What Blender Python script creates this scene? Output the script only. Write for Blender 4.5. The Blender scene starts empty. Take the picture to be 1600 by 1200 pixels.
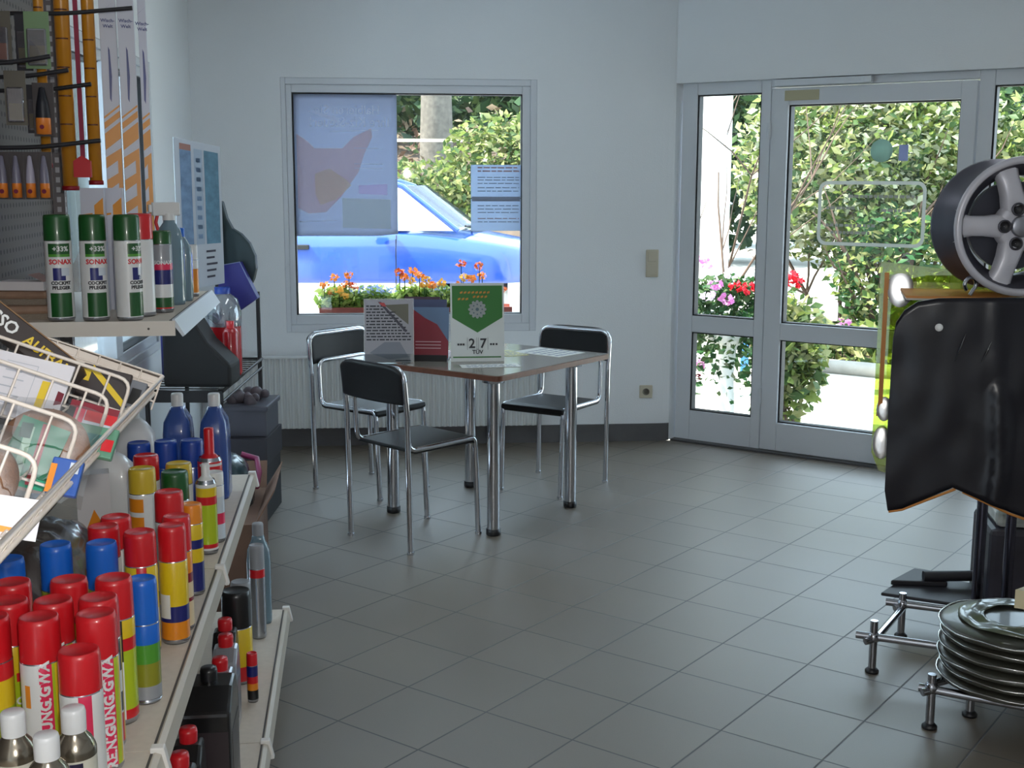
import bpy, bmesh, math, random
from mathutils import Vector, Matrix, noise
SC = bpy.context.scene
COL = SC.collection
PI = math.pi
def R(a): return math.radians(a)

# ------------------------------------------------------------------ camera
CAM_H = 1.5705
cam_d = bpy.data.cameras.new('camera'); cam = bpy.data.objects.new('camera', cam_d); COL.objects.link(cam)
cam_d.sensor_width = 36.0; cam_d.lens = 36.0*1930.0/1600.0; cam_d.clip_start = 0.02; cam_d.clip_end = 400
pt, rl = R(-9.36), R(0.17)
fwd = Vector((0, math.cos(pt), math.sin(pt))); rgt = Vector((1, 0, 0)); upv = rgt.cross(fwd)
c_, s_ = math.cos(rl), math.sin(rl)
r2, u2 = rgt*c_+upv*s_, upv*c_-rgt*s_
cam.matrix_world = Matrix(((r2.x, u2.x, -fwd.x, 0), (r2.y, u2.y, -fwd.y, 0), (r2.z, u2.z, -fwd.z, CAM_H), (0, 0, 0, 1)))
SC.camera = cam

# ------------------------------------------------------------------ sky, sun, added fill lamps, exposure
SC.view_settings.view_transform = 'Standard'; SC.view_settings.look = 'None'
SC.view_settings.exposure = 0.0; SC.view_settings.gamma = 1.0; SC.view_settings.use_curve_mapping = False
w = bpy.data.worlds.new('sky'); SC.world = w; w.use_nodes = True
bgn = w.node_tree.nodes['Background']
bgn.inputs[0].default_value = (0.66, 0.83, 1.0, 1); bgn.inputs[1].default_value = 6.3
sun_d = bpy.data.lights.new('sun', 'SUN'); sun_d.energy = 22; sun_d.angle = R(1.0); sun_d.color = (1, .95, .86)
sun = bpy.data.objects.new('sun', sun_d); COL.objects.link(sun)
sun.rotation_euler = Vector((0.88, 0.12, -1.2)).to_track_quat('-Z', 'Y').to_euler()
# the camera's own flash
fl_d = bpy.data.lights.new('camera_flash', 'POINT'); fl_d.energy = 74; fl_d.shadow_soft_size = 0.018; fl_d.color = (1, .97, .92)
fl = bpy.data.objects.new('camera_flash', fl_d); COL.objects.link(fl); fl.location = (0.05, 0.0, CAM_H+0.07)
AWL = R(95.0)      # heading of the left wall
FILL_LAMPS = [(-.3, 5.0), (1.9, 4.5)]  # unseen overhead fill, added to brighten the walls
FILL_W = 3.0
for i, (x, y) in enumerate(FILL_LAMPS):
    ld = bpy.data.lights.new('added_fill_light', 'AREA'); ld.shape = 'RECTANGLE'; ld.size = .28; ld.size_y = 1.2; ld.energy = FILL_W; ld.color = (.90, .96, 1.0)
    lo = bpy.data.objects.new('added_fill_light', ld); COL.objects.link(lo); lo.location = (x, y, 2.61)

# ------------------------------------------------------------------ materials
def lin(c):
    return tuple((v/12.92 if v <= .04045 else ((v+.055)/1.055)**2.4) for v in [k/255. for k in c])
_M = {}
def mat(name, rgb, rough=.5, metal=0., spec=.5, var=0., vscale=20., bump=0., bscale=200., coat=0., trans=0., raw=False):
    if name in _M: return _M[name]
    m = bpy.data.materials.new(name); m.use_nodes = True
    nt = m.node_tree; b = nt.nodes['Principled BSDF']
    col = tuple(rgb) if raw else lin(rgb)
    b.inputs['Base Color'].default_value = (*col, 1); b.inputs['Roughness'].default_value = rough
    b.inputs['Metallic'].default_value = metal; b.inputs['Specular IOR Level'].default_value = spec
    b.inputs['Coat Weight'].default_value = coat; b.inputs['Coat Roughness'].default_value = .08
    if var or bump:
        tc = nt.nodes.new('ShaderNodeTexCoord')
    if var:
        n = nt.nodes.new('ShaderNodeTexNoise'); n.inputs['Scale'].default_value = vscale; n.inputs['Detail'].default_value = 4
        nt.links.new(tc.outputs['Object'], n.inputs['Vector'])
        mr = nt.nodes.new('ShaderNodeMapRange'); mr.inputs[1].default_value = .3; mr.inputs[2].default_value = .7
        mr.inputs[3].default_value = 1-var; mr.inputs[4].default_value = 1+var
        nt.links.new(n.outputs['Fac'], mr.inputs[0])
        mx = nt.nodes.new('ShaderNodeVectorMath'); mx.operation = 'SCALE'; mx.inputs[0].default_value = col
        nt.links.new(mr.outputs[0], mx.inputs['Scale']); nt.links.new(mx.outputs[0], b.inputs['Base Color'])
    if bump:
        n2 = nt.nodes.new('ShaderNodeTexNoise'); n2.inputs['Scale'].default_value = bscale; n2.inputs['Detail'].default_value = 3
        nt.links.new(tc.outputs['Object'], n2.inputs['Vector'])
        bp = nt.nodes.new('ShaderNodeBump'); bp.inputs['Strength'].default_value = bump; bp.inputs['Distance'].default_value = .004
        nt.links.new(n2.outputs['Fac'], bp.inputs['Height']); nt.links.new(bp.outputs[0], b.inputs['Normal'])
    if trans:
        t = nt.nodes.new('ShaderNodeBsdfTranslucent'); t.inputs[0].default_value = (*[min(1, v*1.2) for v in col], 1)
        ms = nt.nodes.new('ShaderNodeMixShader'); ms.inputs[0].default_value = trans
        out = nt.nodes['Material Output']
        nt.links.new(b.outputs[0], ms.inputs[1]); nt.links.new(t.outputs[0], ms.inputs[2]); nt.links.new(ms.outputs[0], out.inputs[0])
    _M[name] = m; return m
def clear(name, tint=(1, 1, 1), gloss=.08, rough=.02, alpha_rgb=None, alpha=0.):
    """thin clear sheet: mostly lets light through, reflects a little"""
    if name in _M: return _M[name]
    m = bpy.data.materials.new(name); m.use_nodes = True; nt = m.node_tree
    for n in list(nt.nodes):
        if n.type != 'OUTPUT_MATERIAL': nt.nodes.remove(n)
    out = nt.nodes['Material Output']
    t = nt.nodes.new('ShaderNodeBsdfTransparent'); t.inputs[0].default_value = (*tint, 1)
    g = nt.nodes.new('ShaderNodeBsdfGlossy'); g.inputs['Roughness'].default_value = rough
    fr = nt.nodes.new('ShaderNodeLayerWeight'); fr.inputs[0].default_value = .12
    mu = nt.nodes.new('ShaderNodeMath'); mu.operation = 'MULTIPLY_ADD'; mu.inputs[1].default_value = .6; mu.inputs[2].default_value = gloss*.4
    nt.links.new(fr.outputs['Fresnel'], mu.inputs[0])
    ms = nt.nodes.new('ShaderNodeMixShader'); nt.links.new(mu.outputs[0], ms.inputs[0])
    src = t
    if alpha:
        d = nt.nodes.new('ShaderNodeBsdfDiffuse'); d.inputs[0].default_value = (*lin(alpha_rgb), 1)
        m2 = nt.nodes.new('ShaderNodeMixShader'); m2.inputs[0].default_value = alpha
        nt.links.new(t.outputs[0], m2.inputs[1]); nt.links.new(d.outputs[0], m2.inputs[2]); src = m2
    nt.links.new(src.outputs[0], ms.inputs[1]); nt.links.new(g.outputs[0], ms.inputs[2]); nt.links.new(ms.outputs[0], out.inputs[0])
    _M[name] = m; return m

# ------------------------------------------------------------------ mesh helpers
class MB:
    def __init__(s): s.v = []; s.f = []; s.m = []; s.sm = []
    def add(s, vs, fs, mi=0, smooth=False, M=None):
        o = len(s.v)
        if M and M.determinant() < 0: fs = [tuple(f)[::-1] for f in fs]
        s.v += [tuple(M @ Vector(p)) if M else tuple(p) for p in vs]
        for i, f in enumerate(fs):
            s.f.append(tuple(o+k for k in f)); s.m.append(mi[i] if isinstance(mi, (list, tuple)) else mi); s.sm.append(smooth)
        return s
    def box(s, a, b, mi=0, M=None):
        x0, y0, z0 = a; x1, y1, z1 = b
        vs = [(x0, y0, z0), (x1, y0, z0), (x1, y1, z0), (x0, y1, z0), (x0, y0, z1), (x1, y0, z1), (x1, y1, z1), (x0, y1, z1)]
        return s.add(vs, [(0, 3, 2, 1), (4, 5, 6, 7), (0, 1, 5, 4), (1, 2, 6, 5), (2, 3, 7, 6), (3, 0, 4, 7)], mi, False, M)
    def prism(s, poly, z0, z1, mi=0, M=None, smooth=False):
        n = len(poly)
        vs = [(x, y, z0) for x, y in poly]+[(x, y, z1) for x, y in poly]
        fs = [tuple(range(n-1, -1, -1)), tuple(range(n, 2*n))]+[(i, (i+1) % n, n+(i+1) % n, n+i) for i in range(n)]
        return s.add(vs, fs, mi, smooth, M)
    def lathe(s, prof, seg=24, mi=0, M=None, smooth=True, a0=0., a1=2*PI, close=True):
        """prof: (r, z) list; mi may be a function (ring index, angle) -> material index"""
        full = abs(a1-a0-2*PI) < 1e-6
        n = seg if full else seg+1
        vs = []; fs = []; ms = []
        for r, z in prof:
            for k in range(n):
                a = a0+(a1-a0)*k/seg; vs.append((r*math.cos(a), r*math.sin(a), z))
        for i in range(len(prof)-1):
            for k in range(seg):
                k2 = (k+1) % n
                fs.append((i*n+k, i*n+k2, (i+1)*n+k2, (i+1)*n+k))
                ms.append(mi(i, a0+(a1-a0)*(k+.5)/seg) if callable(mi) else mi)
        s.add(vs, fs, ms, smooth, M)
        if close and full:
            o = len(s.v)
            for i, rev in ((0, True), (len(prof)-1, False)):
                if prof[i][0] > 1e-5:
                    ring = [(prof[i][0]*math.cos(2*PI*k/seg), prof[i][0]*math.sin(2*PI*k/seg), prof[i][1]) for k in range(seg)]
                    q = tuple(range(seg)); s.add(ring, [q[::-1] if rev else q], (mi(max(0, min(i, len(prof)-2)), 0) if callable(mi) else mi), False, M)
        return s
    def cyl(s, p0, p1, r0, r1=None, seg=12, mi=0, M=None, smooth=True):
        p0, p1 = Vector(p0), Vector(p1); d = p1-p0; L = d.length
        T = Matrix.Translation(p0) @ d.to_track_quat('Z', 'Y').to_matrix().to_4x4()
        if M: T = M @ T
        return s.lathe([(r0, 0), (r0 if r1 is None else r1, L)], seg, mi, T, smooth)
    def tube(s, pts, r, seg=8, mi=0, M=None, closed=False, cap=True):
        P = [Vector(p) for p in pts]; n = len(P)
        t0 = (P[1]-P[0]).normalized()
        up = Vector((0, 0, 1)) if abs(t0.z) < .9 else Vector((1, 0, 0))
        nx = t0.cross(up).normalized()
        vs = []; fs = []
        for i in range(n):
            if closed: t = (P[(i+1) % n]-P[i-1]).normalized()
            else: t = (P[min(i+1, n-1)]-P[max(i-1, 0)]).normalized()
            nx = (nx-t*nx.dot(t)).normalized(); ny = t.cross(nx)
            rr = r[i] if isinstance(r, (list, tuple)) else r
            for k in range(seg):
                a = 2*PI*k/seg; vs.append(tuple(P[i]+nx*math.cos(a)*rr+ny*math.sin(a)*rr))
        for i in range(n if closed else n-1):
            j = (i+1) % n
            for k in range(seg):
                k2 = (k+1) % seg; fs.append((i*seg+k, i*seg+k2, j*seg+k2, j*seg+k))
        s.add(vs, fs, mi, True, M)
        if cap and not closed:
            s.add(vs[:seg], [tuple(range(seg-1, -1, -1))], mi, False, M); s.add(vs[-seg:], [tuple(range(seg))], mi, False, M)
        return s
    def ball(s, c, rx, ry=None, rz=None, seg=12, rings=8, mi=0, M=None):
        ry = rx if ry is None else ry; rz = rx if rz is None else rz
        vs = [(c[0], c[1], c[2]-rz)]; fs = []
        for i in range(1, rings):
            p = -PI/2+PI*i/rings
            for k in range(seg):
                a = 2*PI*k/seg; vs.append((c[0]+rx*math.cos(p)*math.cos(a), c[1]+ry*math.cos(p)*math.sin(a), c[2]+rz*math.sin(p)))
        vs.append((c[0], c[1], c[2]+rz)); t = len(vs)-1
        for k in range(seg):
            k2 = (k+1) % seg
            fs.append((0, 1+k2, 1+k)); fs.append((t, t-seg+k, t-seg+k2))
            for i in range(rings-2): fs.append((1+i*seg+k, 1+i*seg+k2, 1+(i+1)*seg+k2, 1+(i+1)*seg+k))
        return s.add(vs, fs, mi, True, M)
    def grid(s, fn, nu, nv, mi=0, smooth=True, M=None):
        vs = [fn(i/nu, j/nv) for j in range(nv+1) for i in range(nu+1)]
        fs = [(j*(nu+1)+i, j*(nu+1)+i+1, (j+1)*(nu+1)+i+1, (j+1)*(nu+1)+i) for j in range(nv) for i in range(nu)]
        return s.add(vs, fs, mi, smooth, M)
    def quad(s, a, b, c, d, mi=0, M=None): return s.add([a, b, c, d], [(0, 1, 2, 3)], mi, False, M)
    def build(s, name, mats, parent=None, loc=None, rz=0., bevel=0., solid=0., kind=None, sub=0):
        me = bpy.data.meshes.new(name); me.from_pydata(s.v, [], s.f)
        if not isinstance(mats, (list, tuple)): mats = [mats]
        for m in mats: me.materials.append(m)
        for p, mi, sm in zip(me.polygons, s.m, s.sm): p.material_index = mi; p.use_smooth = sm
        me.update()
        o = bpy.data.objects.new(name, me); COL.objects.link(o)
        if parent: o.parent = parent
        if loc: o.location = loc
        o.rotation_euler = (0, 0, rz)
        if solid: q = o.modifiers.new('thickness', 'SOLIDIFY'); q.thickness = solid; q.offset = 0
        if bevel: q = o.modifiers.new('bevel', 'BEVEL'); q.width = bevel; q.segments = 2; q.limit_method = 'ANGLE'; q.angle_limit = R(40)
        if sub: q = o.modifiers.new('sub', 'SUBSURF'); q.levels = sub; q.render_levels = sub
        if kind: o['kind'] = kind
        return o
def tag(o, label, cat, group=None, kind=None):
    o['label'] = label; o['category'] = cat
    if group: o['group'] = group
    if kind: o['kind'] = kind
    return o
def thing(name, label, cat, loc=(0, 0, 0), rz=0., group=None):
    o = bpy.data.objects.new(name, None); COL.objects.link(o); o.empty_display_size = .05
    o.location = loc; o.rotation_euler = (0, 0, rz)
    return tag(o, label, cat, group)
def dup(root, loc=None, rz=None, label=None, group=None):
    r = root.copy(); COL.objects.link(r)
    if loc is not None: r.location = loc
    if rz is not None: r.rotation_euler = (0, 0, rz)
    if label: r['label'] = label
    if group: r['group'] = group
    for ch in list(root.children):
        c = ch.copy(); COL.objects.link(c); c.parent = r
        for g in ch.children:
            d = g.copy(); COL.objects.link(d); d.parent = c
    return r
def text_mesh(s, size=.1, bold=0., align='CENTER', sx=1., mirror=False, extrude=.0004):
    cu = bpy.data.curves.new('lettering', 'FONT'); cu.body = s; cu.size = size; cu.align_x = align; cu.align_y = 'CENTER'
    cu.offset = bold; cu.extrude = extrude; cu.resolution_u = 2
    o = bpy.data.objects.new('lettering', cu); COL.objects.link(o)
    dg = bpy.context.evaluated_depsgraph_get(); dg.update()
    me = bpy.data.meshes.new_from_object(o.evaluated_get(dg))
    COL.objects.unlink(o); bpy.data.objects.remove(o)
    vs = [(v.co.x*sx*(-1 if mirror else 1), v.co.y, v.co.z) for v in me.vertices]
    fs = [tuple(p.vertices) for p in me.polygons]
    bpy.data.meshes.remove(me)
    return vs, fs
def add_text(mb, s, size, M, mi=0, **k):
    vs, fs = text_mesh(s, size, **k); mb.add(vs, fs, mi, False, M)
def text_on_can(mb, s, size, r, ang, z, mi=0, up=False, **k):
    """lettering wrapped round a can (axis z) centred at angle ang; up=True: running upwards"""
    vs, fs = text_mesh(s, size, **k)
    out = []
    for x, y, e in vs:
        if up: x, y = -y, x
        a = ang+x/r; out.append(((r+e+.0003)*math.cos(a), (r+e+.0003)*math.sin(a), z+y))
    mb.add(out, fs, mi)
def frame(o, xd, zd=(0, 0, 1)):
    """matrix with origin o, local x along xd, local z along zd"""
    x = Vector(xd).normalized(); z = Vector(zd); z = (z-x*z.dot(x)).normalized(); y = z.cross(x)
    return Matrix(((x.x, y.x, z.x, o[0]), (x.y, y.y, z.y, o[1]), (x.z, y.z, z.z, o[2]), (0, 0, 0, 1)))
def arc(c, r, a0, a1, n, plane):
    """points of an arc about c in the plane of two unit vectors"""
    u, v = Vector(plane[0]), Vector(plane[1]); c = Vector(c)
    return [tuple(c+u*r*math.cos(a0+(a1-a0)*i/n)+v*r*math.sin(a0+(a1-a0)*i/n)) for i in range(n+1)]
def round_path(pts, r, n=5):
    """polyline with rounded corners"""
    P = [Vector(p) for p in pts]; out = [P[0]]
    for i in range(1, len(P)-1):
        a, b, c = P[i-1], P[i], P[i+1]
        u, v = (a-b), (c-b); d = min(r, u.length*.49, v.length*.49)
        s0, e0 = b+u.normalized()*d, b+v.normalized()*d
        for k in range(n+1):
            t = k/n; out.append(s0*(1-t)**2+b*2*t*(1-t)+e0*t*t)
    out.append(P[-1]); return out
def rrect(w, h, r, n=5, cx=0, cy=0):
    out = []
    for sx, sy, a in ((1, 1, 0), (-1, 1, PI/2), (-1, -1, PI), (1, -1, 3*PI/2)):
        for k in range(n+1):
            t = a+PI/2*k/n; out.append((cx+sx*(w/2-r)+r*math.cos(t), cy+sy*(h/2-r)+r*math.sin(t)))
    return out
# common materials
CHROME = mat('chrome', (205, 208, 214), .12, 1.0)
WHITE_P = mat('white_plastic', (222, 224, 226), .35)
BLACK_P = mat('black_plastic', (24, 24, 27), .4)
PVC = mat('white_pvc_frame', (205, 210, 216), .35)
GASKET = mat('black_gasket', (16, 16, 20), .6)
GLASS = clear('window_glass', (.96, .98, .97), .05)
# ================================================================== THE ROOM
def struct(o): o['kind'] = 'structure'; return o
wall_m = mat('painted_wall', (224, 228, 231), .85, spec=.2, bump=.25, bscale=160)
ceil_m = mat('painted_ceiling', (225, 227, 230), .9, spec=.1)
# floor: diagonal square tiles with dark joints
def floor_material():
    m = bpy.data.materials.new('floor_tiles'); m.use_nodes = True; nt = m.node_tree; b = nt.nodes['Principled BSDF']
    N = nt.nodes.new; L = nt.links.new
    tc = N('ShaderNodeTexCoord')
    def dotp(vec, off):
        d = N('ShaderNodeVectorMath'); d.operation = 'DOT_PRODUCT'; d.inputs[1].default_value = vec; L(tc.outputs['Object'], d.inputs[0])
        a = N('ShaderNodeMath'); a.operation = 'ADD'; a.inputs[1].default_value = off; L(d.outputs['Value'], a.inputs[0]); return a
    t = .31
    A = dotp((.5957/t, .8032/t, 0), -7.8932); B = dotp((-.8032/t, .5957/t, 0), -7.8967)
    dist = []; cell = []
    for q in (A, B):
        f = N('ShaderNodeMath'); f.operation = 'FLOOR'; L(q.outputs[0], f.inputs[0]); cell.append(f)
        fr = N('ShaderNodeMath'); fr.operation = 'PINGPONG'; fr.inputs[1].default_value = .5; L(q.outputs[0], fr.inputs[0]); dist.append(fr)
    mn = N('ShaderNodeMath'); mn.operation = 'MINIMUM'; L(dist[0].outputs[0], mn.inputs[0]); L(dist[1].outputs[0], mn.inputs[1])
    st = N('ShaderNodeMapRange'); st.interpolation_type = 'SMOOTHSTEP'; st.inputs[1].default_value = .006; st.inputs[2].default_value = .011; L(mn.outputs[0], st.inputs[0])
    cb = N('ShaderNodeCombineXYZ'); L(cell[0].outputs[0], cb.inputs[0]); L(cell[1].outputs[0], cb.inputs[1])
    wn = N('ShaderNodeTexWhiteNoise'); wn.noise_dimensions = '2D'; L(cb.outputs[0], wn.inputs['Vector'])
    ns = N('ShaderNodeTexNoise'); ns.inputs['Scale'].default_value = 260; ns.inputs['Detail'].default_value = 3; L(tc.outputs['Object'], ns.inputs['Vector'])
    n2 = N('ShaderNodeTexNoise'); n2.inputs['Scale'].default_value = 2.2; L(tc.outputs['Object'], n2.inputs['Vector'])
    rp = N('ShaderNodeMix'); rp.data_type = 'RGBA'; rp.inputs[6].default_value = (*lin((76, 66, 54)), 1); rp.inputs[7].default_value = (*lin((108, 97, 82)), 1)
    ad = N('ShaderNodeMath'); ad.operation = 'MULTIPLY_ADD'; ad.inputs[1].default_value = .22; L(wn.outputs['Value'], ad.inputs[0])
    a2 = N('ShaderNodeMath'); a2.operation = 'MULTIPLY_ADD'; a2.inputs[1].default_value = .5; L(ns.outputs['Fac'], a2.inputs[0])
    a3 = N('ShaderNodeMath'); a3.operation = 'MULTIPLY'; a3.inputs[1].default_value = .35; L(n2.outputs['Fac'], a3.inputs[0])
    L(a3.outputs[0], a2.inputs[2]); L(a2.outputs[0], ad.inputs[2]); L(ad.outputs[0], rp.inputs[0])
    gx = N('ShaderNodeMix'); gx.data_type = 'RGBA'; gx.inputs[6].default_value = (*lin((38, 35, 38)), 1); L(rp.outputs[2], gx.inputs[7]); L(st.outputs[0], gx.inputs[0])
    L(gx.outputs[2], b.inputs['Base Color'])
    rr = N('ShaderNodeMapRange'); rr.inputs[3].default_value = .7; rr.inputs[4].default_value = .47; L(st.outputs[0], rr.inputs[0]); L(rr.outputs[0], b.inputs['Roughness'])
    bp = N('ShaderNodeBump'); bp.inputs['Strength'].default_value = .5; bp.inputs['Distance'].default_value = .002; L(st.outputs[0], bp.inputs['Height']); L(bp.outputs[0], b.inputs['Normal'])
    b.inputs['IOR'].default_value = 2.3
    return m
AW, AD = R(5.0), R(-35.1)
OW, OD = Vector((-.386, 7.308, 0)), Vector((1.012, 7.403, 0))
def MW(u, v=0, z=0):      # window wall frame: u along, v outwards
    return (OW.x+u*math.cos(AW)-v*math.sin(AW), OW.y+u*math.sin(AW)+v*math.cos(AW), z)
def MD(u, v=0, z=0):      # door wall frame
    return (OD.x+u*math.cos(AD)-v*math.sin(AD), OD.y+u*math.sin(AD)+v*math.cos(AD), z)
TW = Matrix.Translation(OW) @ Matrix.Rotation(AW, 4, 'Z')
TD = Matrix.Translation(OD) @ Matrix.Rotation(AD, 4, 'Z')
CORNER = MW(-1.448)       # left corner of the room
AL = R(97.3)              # direction of the shelving
H0 = 2.7; T_ = .30
# outline of the room
RIGHT_D = MD(3.3)
poly = [CORNER, MW(1.08), MW(1.36, -.004), MD(-.05, .02), MD(3.3), (RIGHT_D[0]+.4, -2.2, 0), (CORNER[0]+1.2, -2.2, 0)]
fm = MB(); fm.add([(p[0], p[1], 0) for p in poly], [tuple(range(len(poly)-1, -1, -1))])
fm.prism([(p[0], p[1]) for p in poly][::-1], -.12, -.001, 1)
struct(fm.build('floor', [floor_material(), mat('screed', (120, 118, 114), .9)]))
cm = MB(); cm.prism([(MW(-3.3, T_)[0], MW(-3.3, T_)[1]), (MW(1.15, T_)[0], MW(1.15, T_)[1]), (MD(-.06, T_)[0], MD(-.06, T_)[1]), (MD(3.6, T_)[0], MD(3.6, T_)[1]), (4.6, -2.6), (CORNER[0]-1.0, -2.6)][::-1], H0, H0+.25)  # slab runs on past the left wall: overhang added to keep sun out
struct(cm.build('ceiling', ceil_m))
# --- wall with the window
g0, g1, gz0, gz1 = -.945, .530, .682, 2.147
wb = MB()
wb.box((-1.75, 0, 0), (g0, T_, H0), 0, TW); wb.box((g1, 0, 0), (1.10, T_, H0), 0, TW)
wb.box((g0, 0, 0), (g1, T_, gz0), 0, TW); wb.box((g0, 0, gz1), (g1, T_, H0), 0, TW)
# rounded turn towards the door
a, b_ = Vector(MW(1.10)), Vector(MD(-.062, 0))
mid = Vector(MW(1.33, 0.0))
cur = [a*(1-t)**2+mid*2*t*(1-t)+b_*t*t for t in [i/6 for i in range(7)]]
out = [Vector(MW(1.10, T_)), Vector(MD(-.062, T_))]
wb.prism([(p.x, p.y) for p in cur]+[(out[1].x, out[1].y), (out[0].x, out[0].y)], 0, H0)
struct(wb.build('wall_back', wall_m))
# --- door wall: head above the door set, solid part to the right
wd = MB()
wd.box((-.062, 0, 2.135), (2.75, T_, H0), 0, TD); wd.box((2.75, 0, 0), (3.7, T_, H0), 0, TD)
struct(wd.build('wall_front', wall_m))
# --- left wall with its window
def ML(t, v=0, z=0): # t from the corner towards the camera, v outwards (to the left)
    return (CORNER[0]-t*math.cos(AWL)-v*math.sin(AWL), CORNER[1]-t*math.sin(AWL)+v*math.cos(AWL), z)
TLm = Matrix(((-math.cos(AWL), -math.sin(AWL), 0, CORNER[0]), (-math.sin(AWL), math.cos(AWL), 0, CORNER[1]), (0, 0, 1, 0), (0, 0, 0, 1)))
l0, l1, lz0, lz1 = 1.14, 3.60, .75, 2.12
wl = MB()
wl.box((-.3, 0, 0), (l0, T_, H0), 0, TLm); wl.box((l1, 0, 0), (9.6, T_, H0), 0, TLm)
wl.box((l0, 0, 0), (l1, T_, lz0), 0, TLm); wl.box((l0, 0, lz1), (l1, T_, H0), 0, TLm)
struct(wl.build('wall_left', wall_m))
wr = MB(); q0 = Vector(RIGHT_D); wr.prism([(q0.x, q0.y+.2), (q0.x+.4, -2.3), (q0.x+.7, -2.3), (q0.x+.3, q0.y+.2)], 0, H0)
struct(wr.build('wall_right', wall_m))
wk = MB(); wk.box((CORNER[0]+.8, -2.5, 0), (q0.x+.7, -2.2, H0)); struct(wk.build('wall_rear', wall_m))
# --- baseboard: dark tiles
bm_ = mat('dark_skirting_tile', (88, 88, 90), .4, var=.1, vscale=12)
bb = MB(); bb.box((-1.44, -.012, 0), (1.10, 0, .107), 0, TW)
inn = [p+Vector((-.001, -.012, 0)) for p in cur]
bb.prism([(p.x, p.y) for p in inn]+[(p.x, p.y) for p in cur[::-1]], 0, .107)
struct(bb.build('baseboard_back', bm_))
# --- the window: outer frame, sash, gasket, pane
def picture_window(name, T, a0, a1, z0, z1, ins, glass, mull=None, depth=(.0, .09)):
    """frame a0..a1, z0..z1; ins = (left, right, bottom, top) from frame edge to glass"""
    root = bpy.data.objects.new(name, None); COL.objects.link(root); struct(root)
    x0, x1, y0, y1 = a0+ins[0], a1-ins[1], z0+ins[2], z1-ins[3]
    def ring(n, o, i, v0, v1, m):
        r = MB()
        r.box((o[0], v0, o[2]), (i[0], v1, o[3]), 0, T); r.box((i[1], v0, o[2]), (o[1], v1, o[3]), 0, T)
        r.box((i[0], v0, o[2]), (i[1], v1, i[2]), 0, T); r.box((i[0], v0, i[3]), (i[1], v1, o[3]), 0, T)
        return r.build(n, m, root, bevel=.003)
    k = .45
    md = (a0+ins[0]*k, a1-ins[1]*k, z0+ins[2]*k, z1-ins[3]*k)
    inner = (x0, x1, y0, y1)
    ring('frame', (a0, a1, z0, z1), md, depth[0]+.004, depth[1], PVC)
    ring('sash', md, inner, depth[0]+.016, depth[1]+.01, PVC)
    g = .008
    ring('gasket', inner, (x0+g, x1-g*.6, y0+g*.5, y1-g*.9), depth[0]+.022, depth[1], GASKET)
    pn = MB(); pn.box((x0, .05, y0), (x1, .056, y1), 0, T); pn.build('pane', glass, root)
    if mull is not None:
        mb = MB(); mb.box((mull-.055, .0, y0), (mull+.055, .08, y1), 0, T); mb.build('mullion', PVC, root, bevel=.003)
    return root
picture_window('window_1', TW, g0, g1, gz0, gz1, (.06, .085, .101, .082), GLASS)
picture_window('window_2', TLm, l0, l1, lz0, lz1, (.08, .08, .08, .08), GLASS, mull=2.03, depth=(.0, .09))
# window sill ledge
# --- door set: fixed side light, door leaf, second side light
door = bpy.data.objects.new('door_1', None); COL.objects.link(door); struct(door)
V0, V1 = .05, .12
def dbox(mb, u0, u1, z0, z1, v0=V0, v1=V1, mi=0): mb.box((u0, v0, z0), (u1, v1, z1), mi, TD)
f = MB()
dbox(f, -.045, .052, 0, 2.135); dbox(f, .453, .512, 0, 2.135); dbox(f, 1.652, 1.728, 0, 2.135); dbox(f, 2.66, 2.75, 0, 2.135)
dbox(f, .052, .453, 2.066, 2.135); dbox(f, .512, 1.652, 2.092, 2.135); dbox(f, 1.728, 2.66, 2.056, 2.135)
dbox(f, .052, .453, 0, .19); dbox(f, .052, .453, .67, .77); dbox(f, 1.728, 2.66, 0, .19); dbox(f, 1.728, 2.66, .67, .77)
f.build('frame', PVC, door, bevel=.004)
lf = MB(); vv = (V0-.012, V1-.01)
dbox(lf, .520, .622, .012, 2.086, *vv); dbox(lf, 1.565, 1.646, .012, 2.086, *vv); dbox(lf, .622, 1.565, 1.992, 2.086, *vv)
dbox(lf, .622, 1.565, .012, .178, *vv); dbox(lf, .622, 1.565, .665, .762, *vv)
leaf = lf.build('door_leaf', PVC, door, bevel=.004)
hd = MB(); hd.tube(round_path([MD(1.605, .03, 1.0), MD(1.605, -.03, 1.0), MD(1.49, -.03, 1.0)], .02), .009); hd.box((1.585, .025, .93), (1.625, .04, 1.12), 0, TD)
hd.build('door_handle', mat('white_handle', (225, 226, 228), .3), leaf)
for z in (.33, 1.85):
    hg = MB(); hg.cyl(MD(.516, .03, z-.045), MD(.516, .03, z+.045), .011); hg.build('hinge', PVC, door)
cl = MB(); cl.box((.55, .0, 2.093), (1.10, .045, 2.13), 0, TD); cl.build('door_closer', PVC, door, bevel=.004)
tp = MB(); tp.box((.60, .033, 2.015), (.80, .0365, 2.07), 0, TD); tp.build('sticker', mat('beige_sticker', (176, 170, 140), .6), leaf)
rects = [(.052, .453, .77, 2.066), (.052, .453, .19, .67), (.622, 1.565, .762, 1.992), (.622, 1.565, .178, .665), (1.728, 2.66, .77, 2.056), (1.728, 2.66, .19, .67)]
for (u0, u1, z0, z1) in rects:
    g = MB()
    for bx in ((u0, u0+.010, z0, z1), (u1-.006, u1, z0, z1), (u0, u1, z0, z0+.007), (u0, u1, z1-.007, z1)): dbox(g, *bx, V0+.006, V1-.012)
    g.build('gasket', GASKET, door)
    p = MB(); dbox(p, u0, u1, z0, z1, .078, .084); p.build('pane', GLASS, door)
th = MB(); th.box((-.045, -.01, -.02), (2.75, .3, .010), 0, TD); th.build('threshold', mat('grey_threshold', (70, 70, 72), .5), door)
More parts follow.
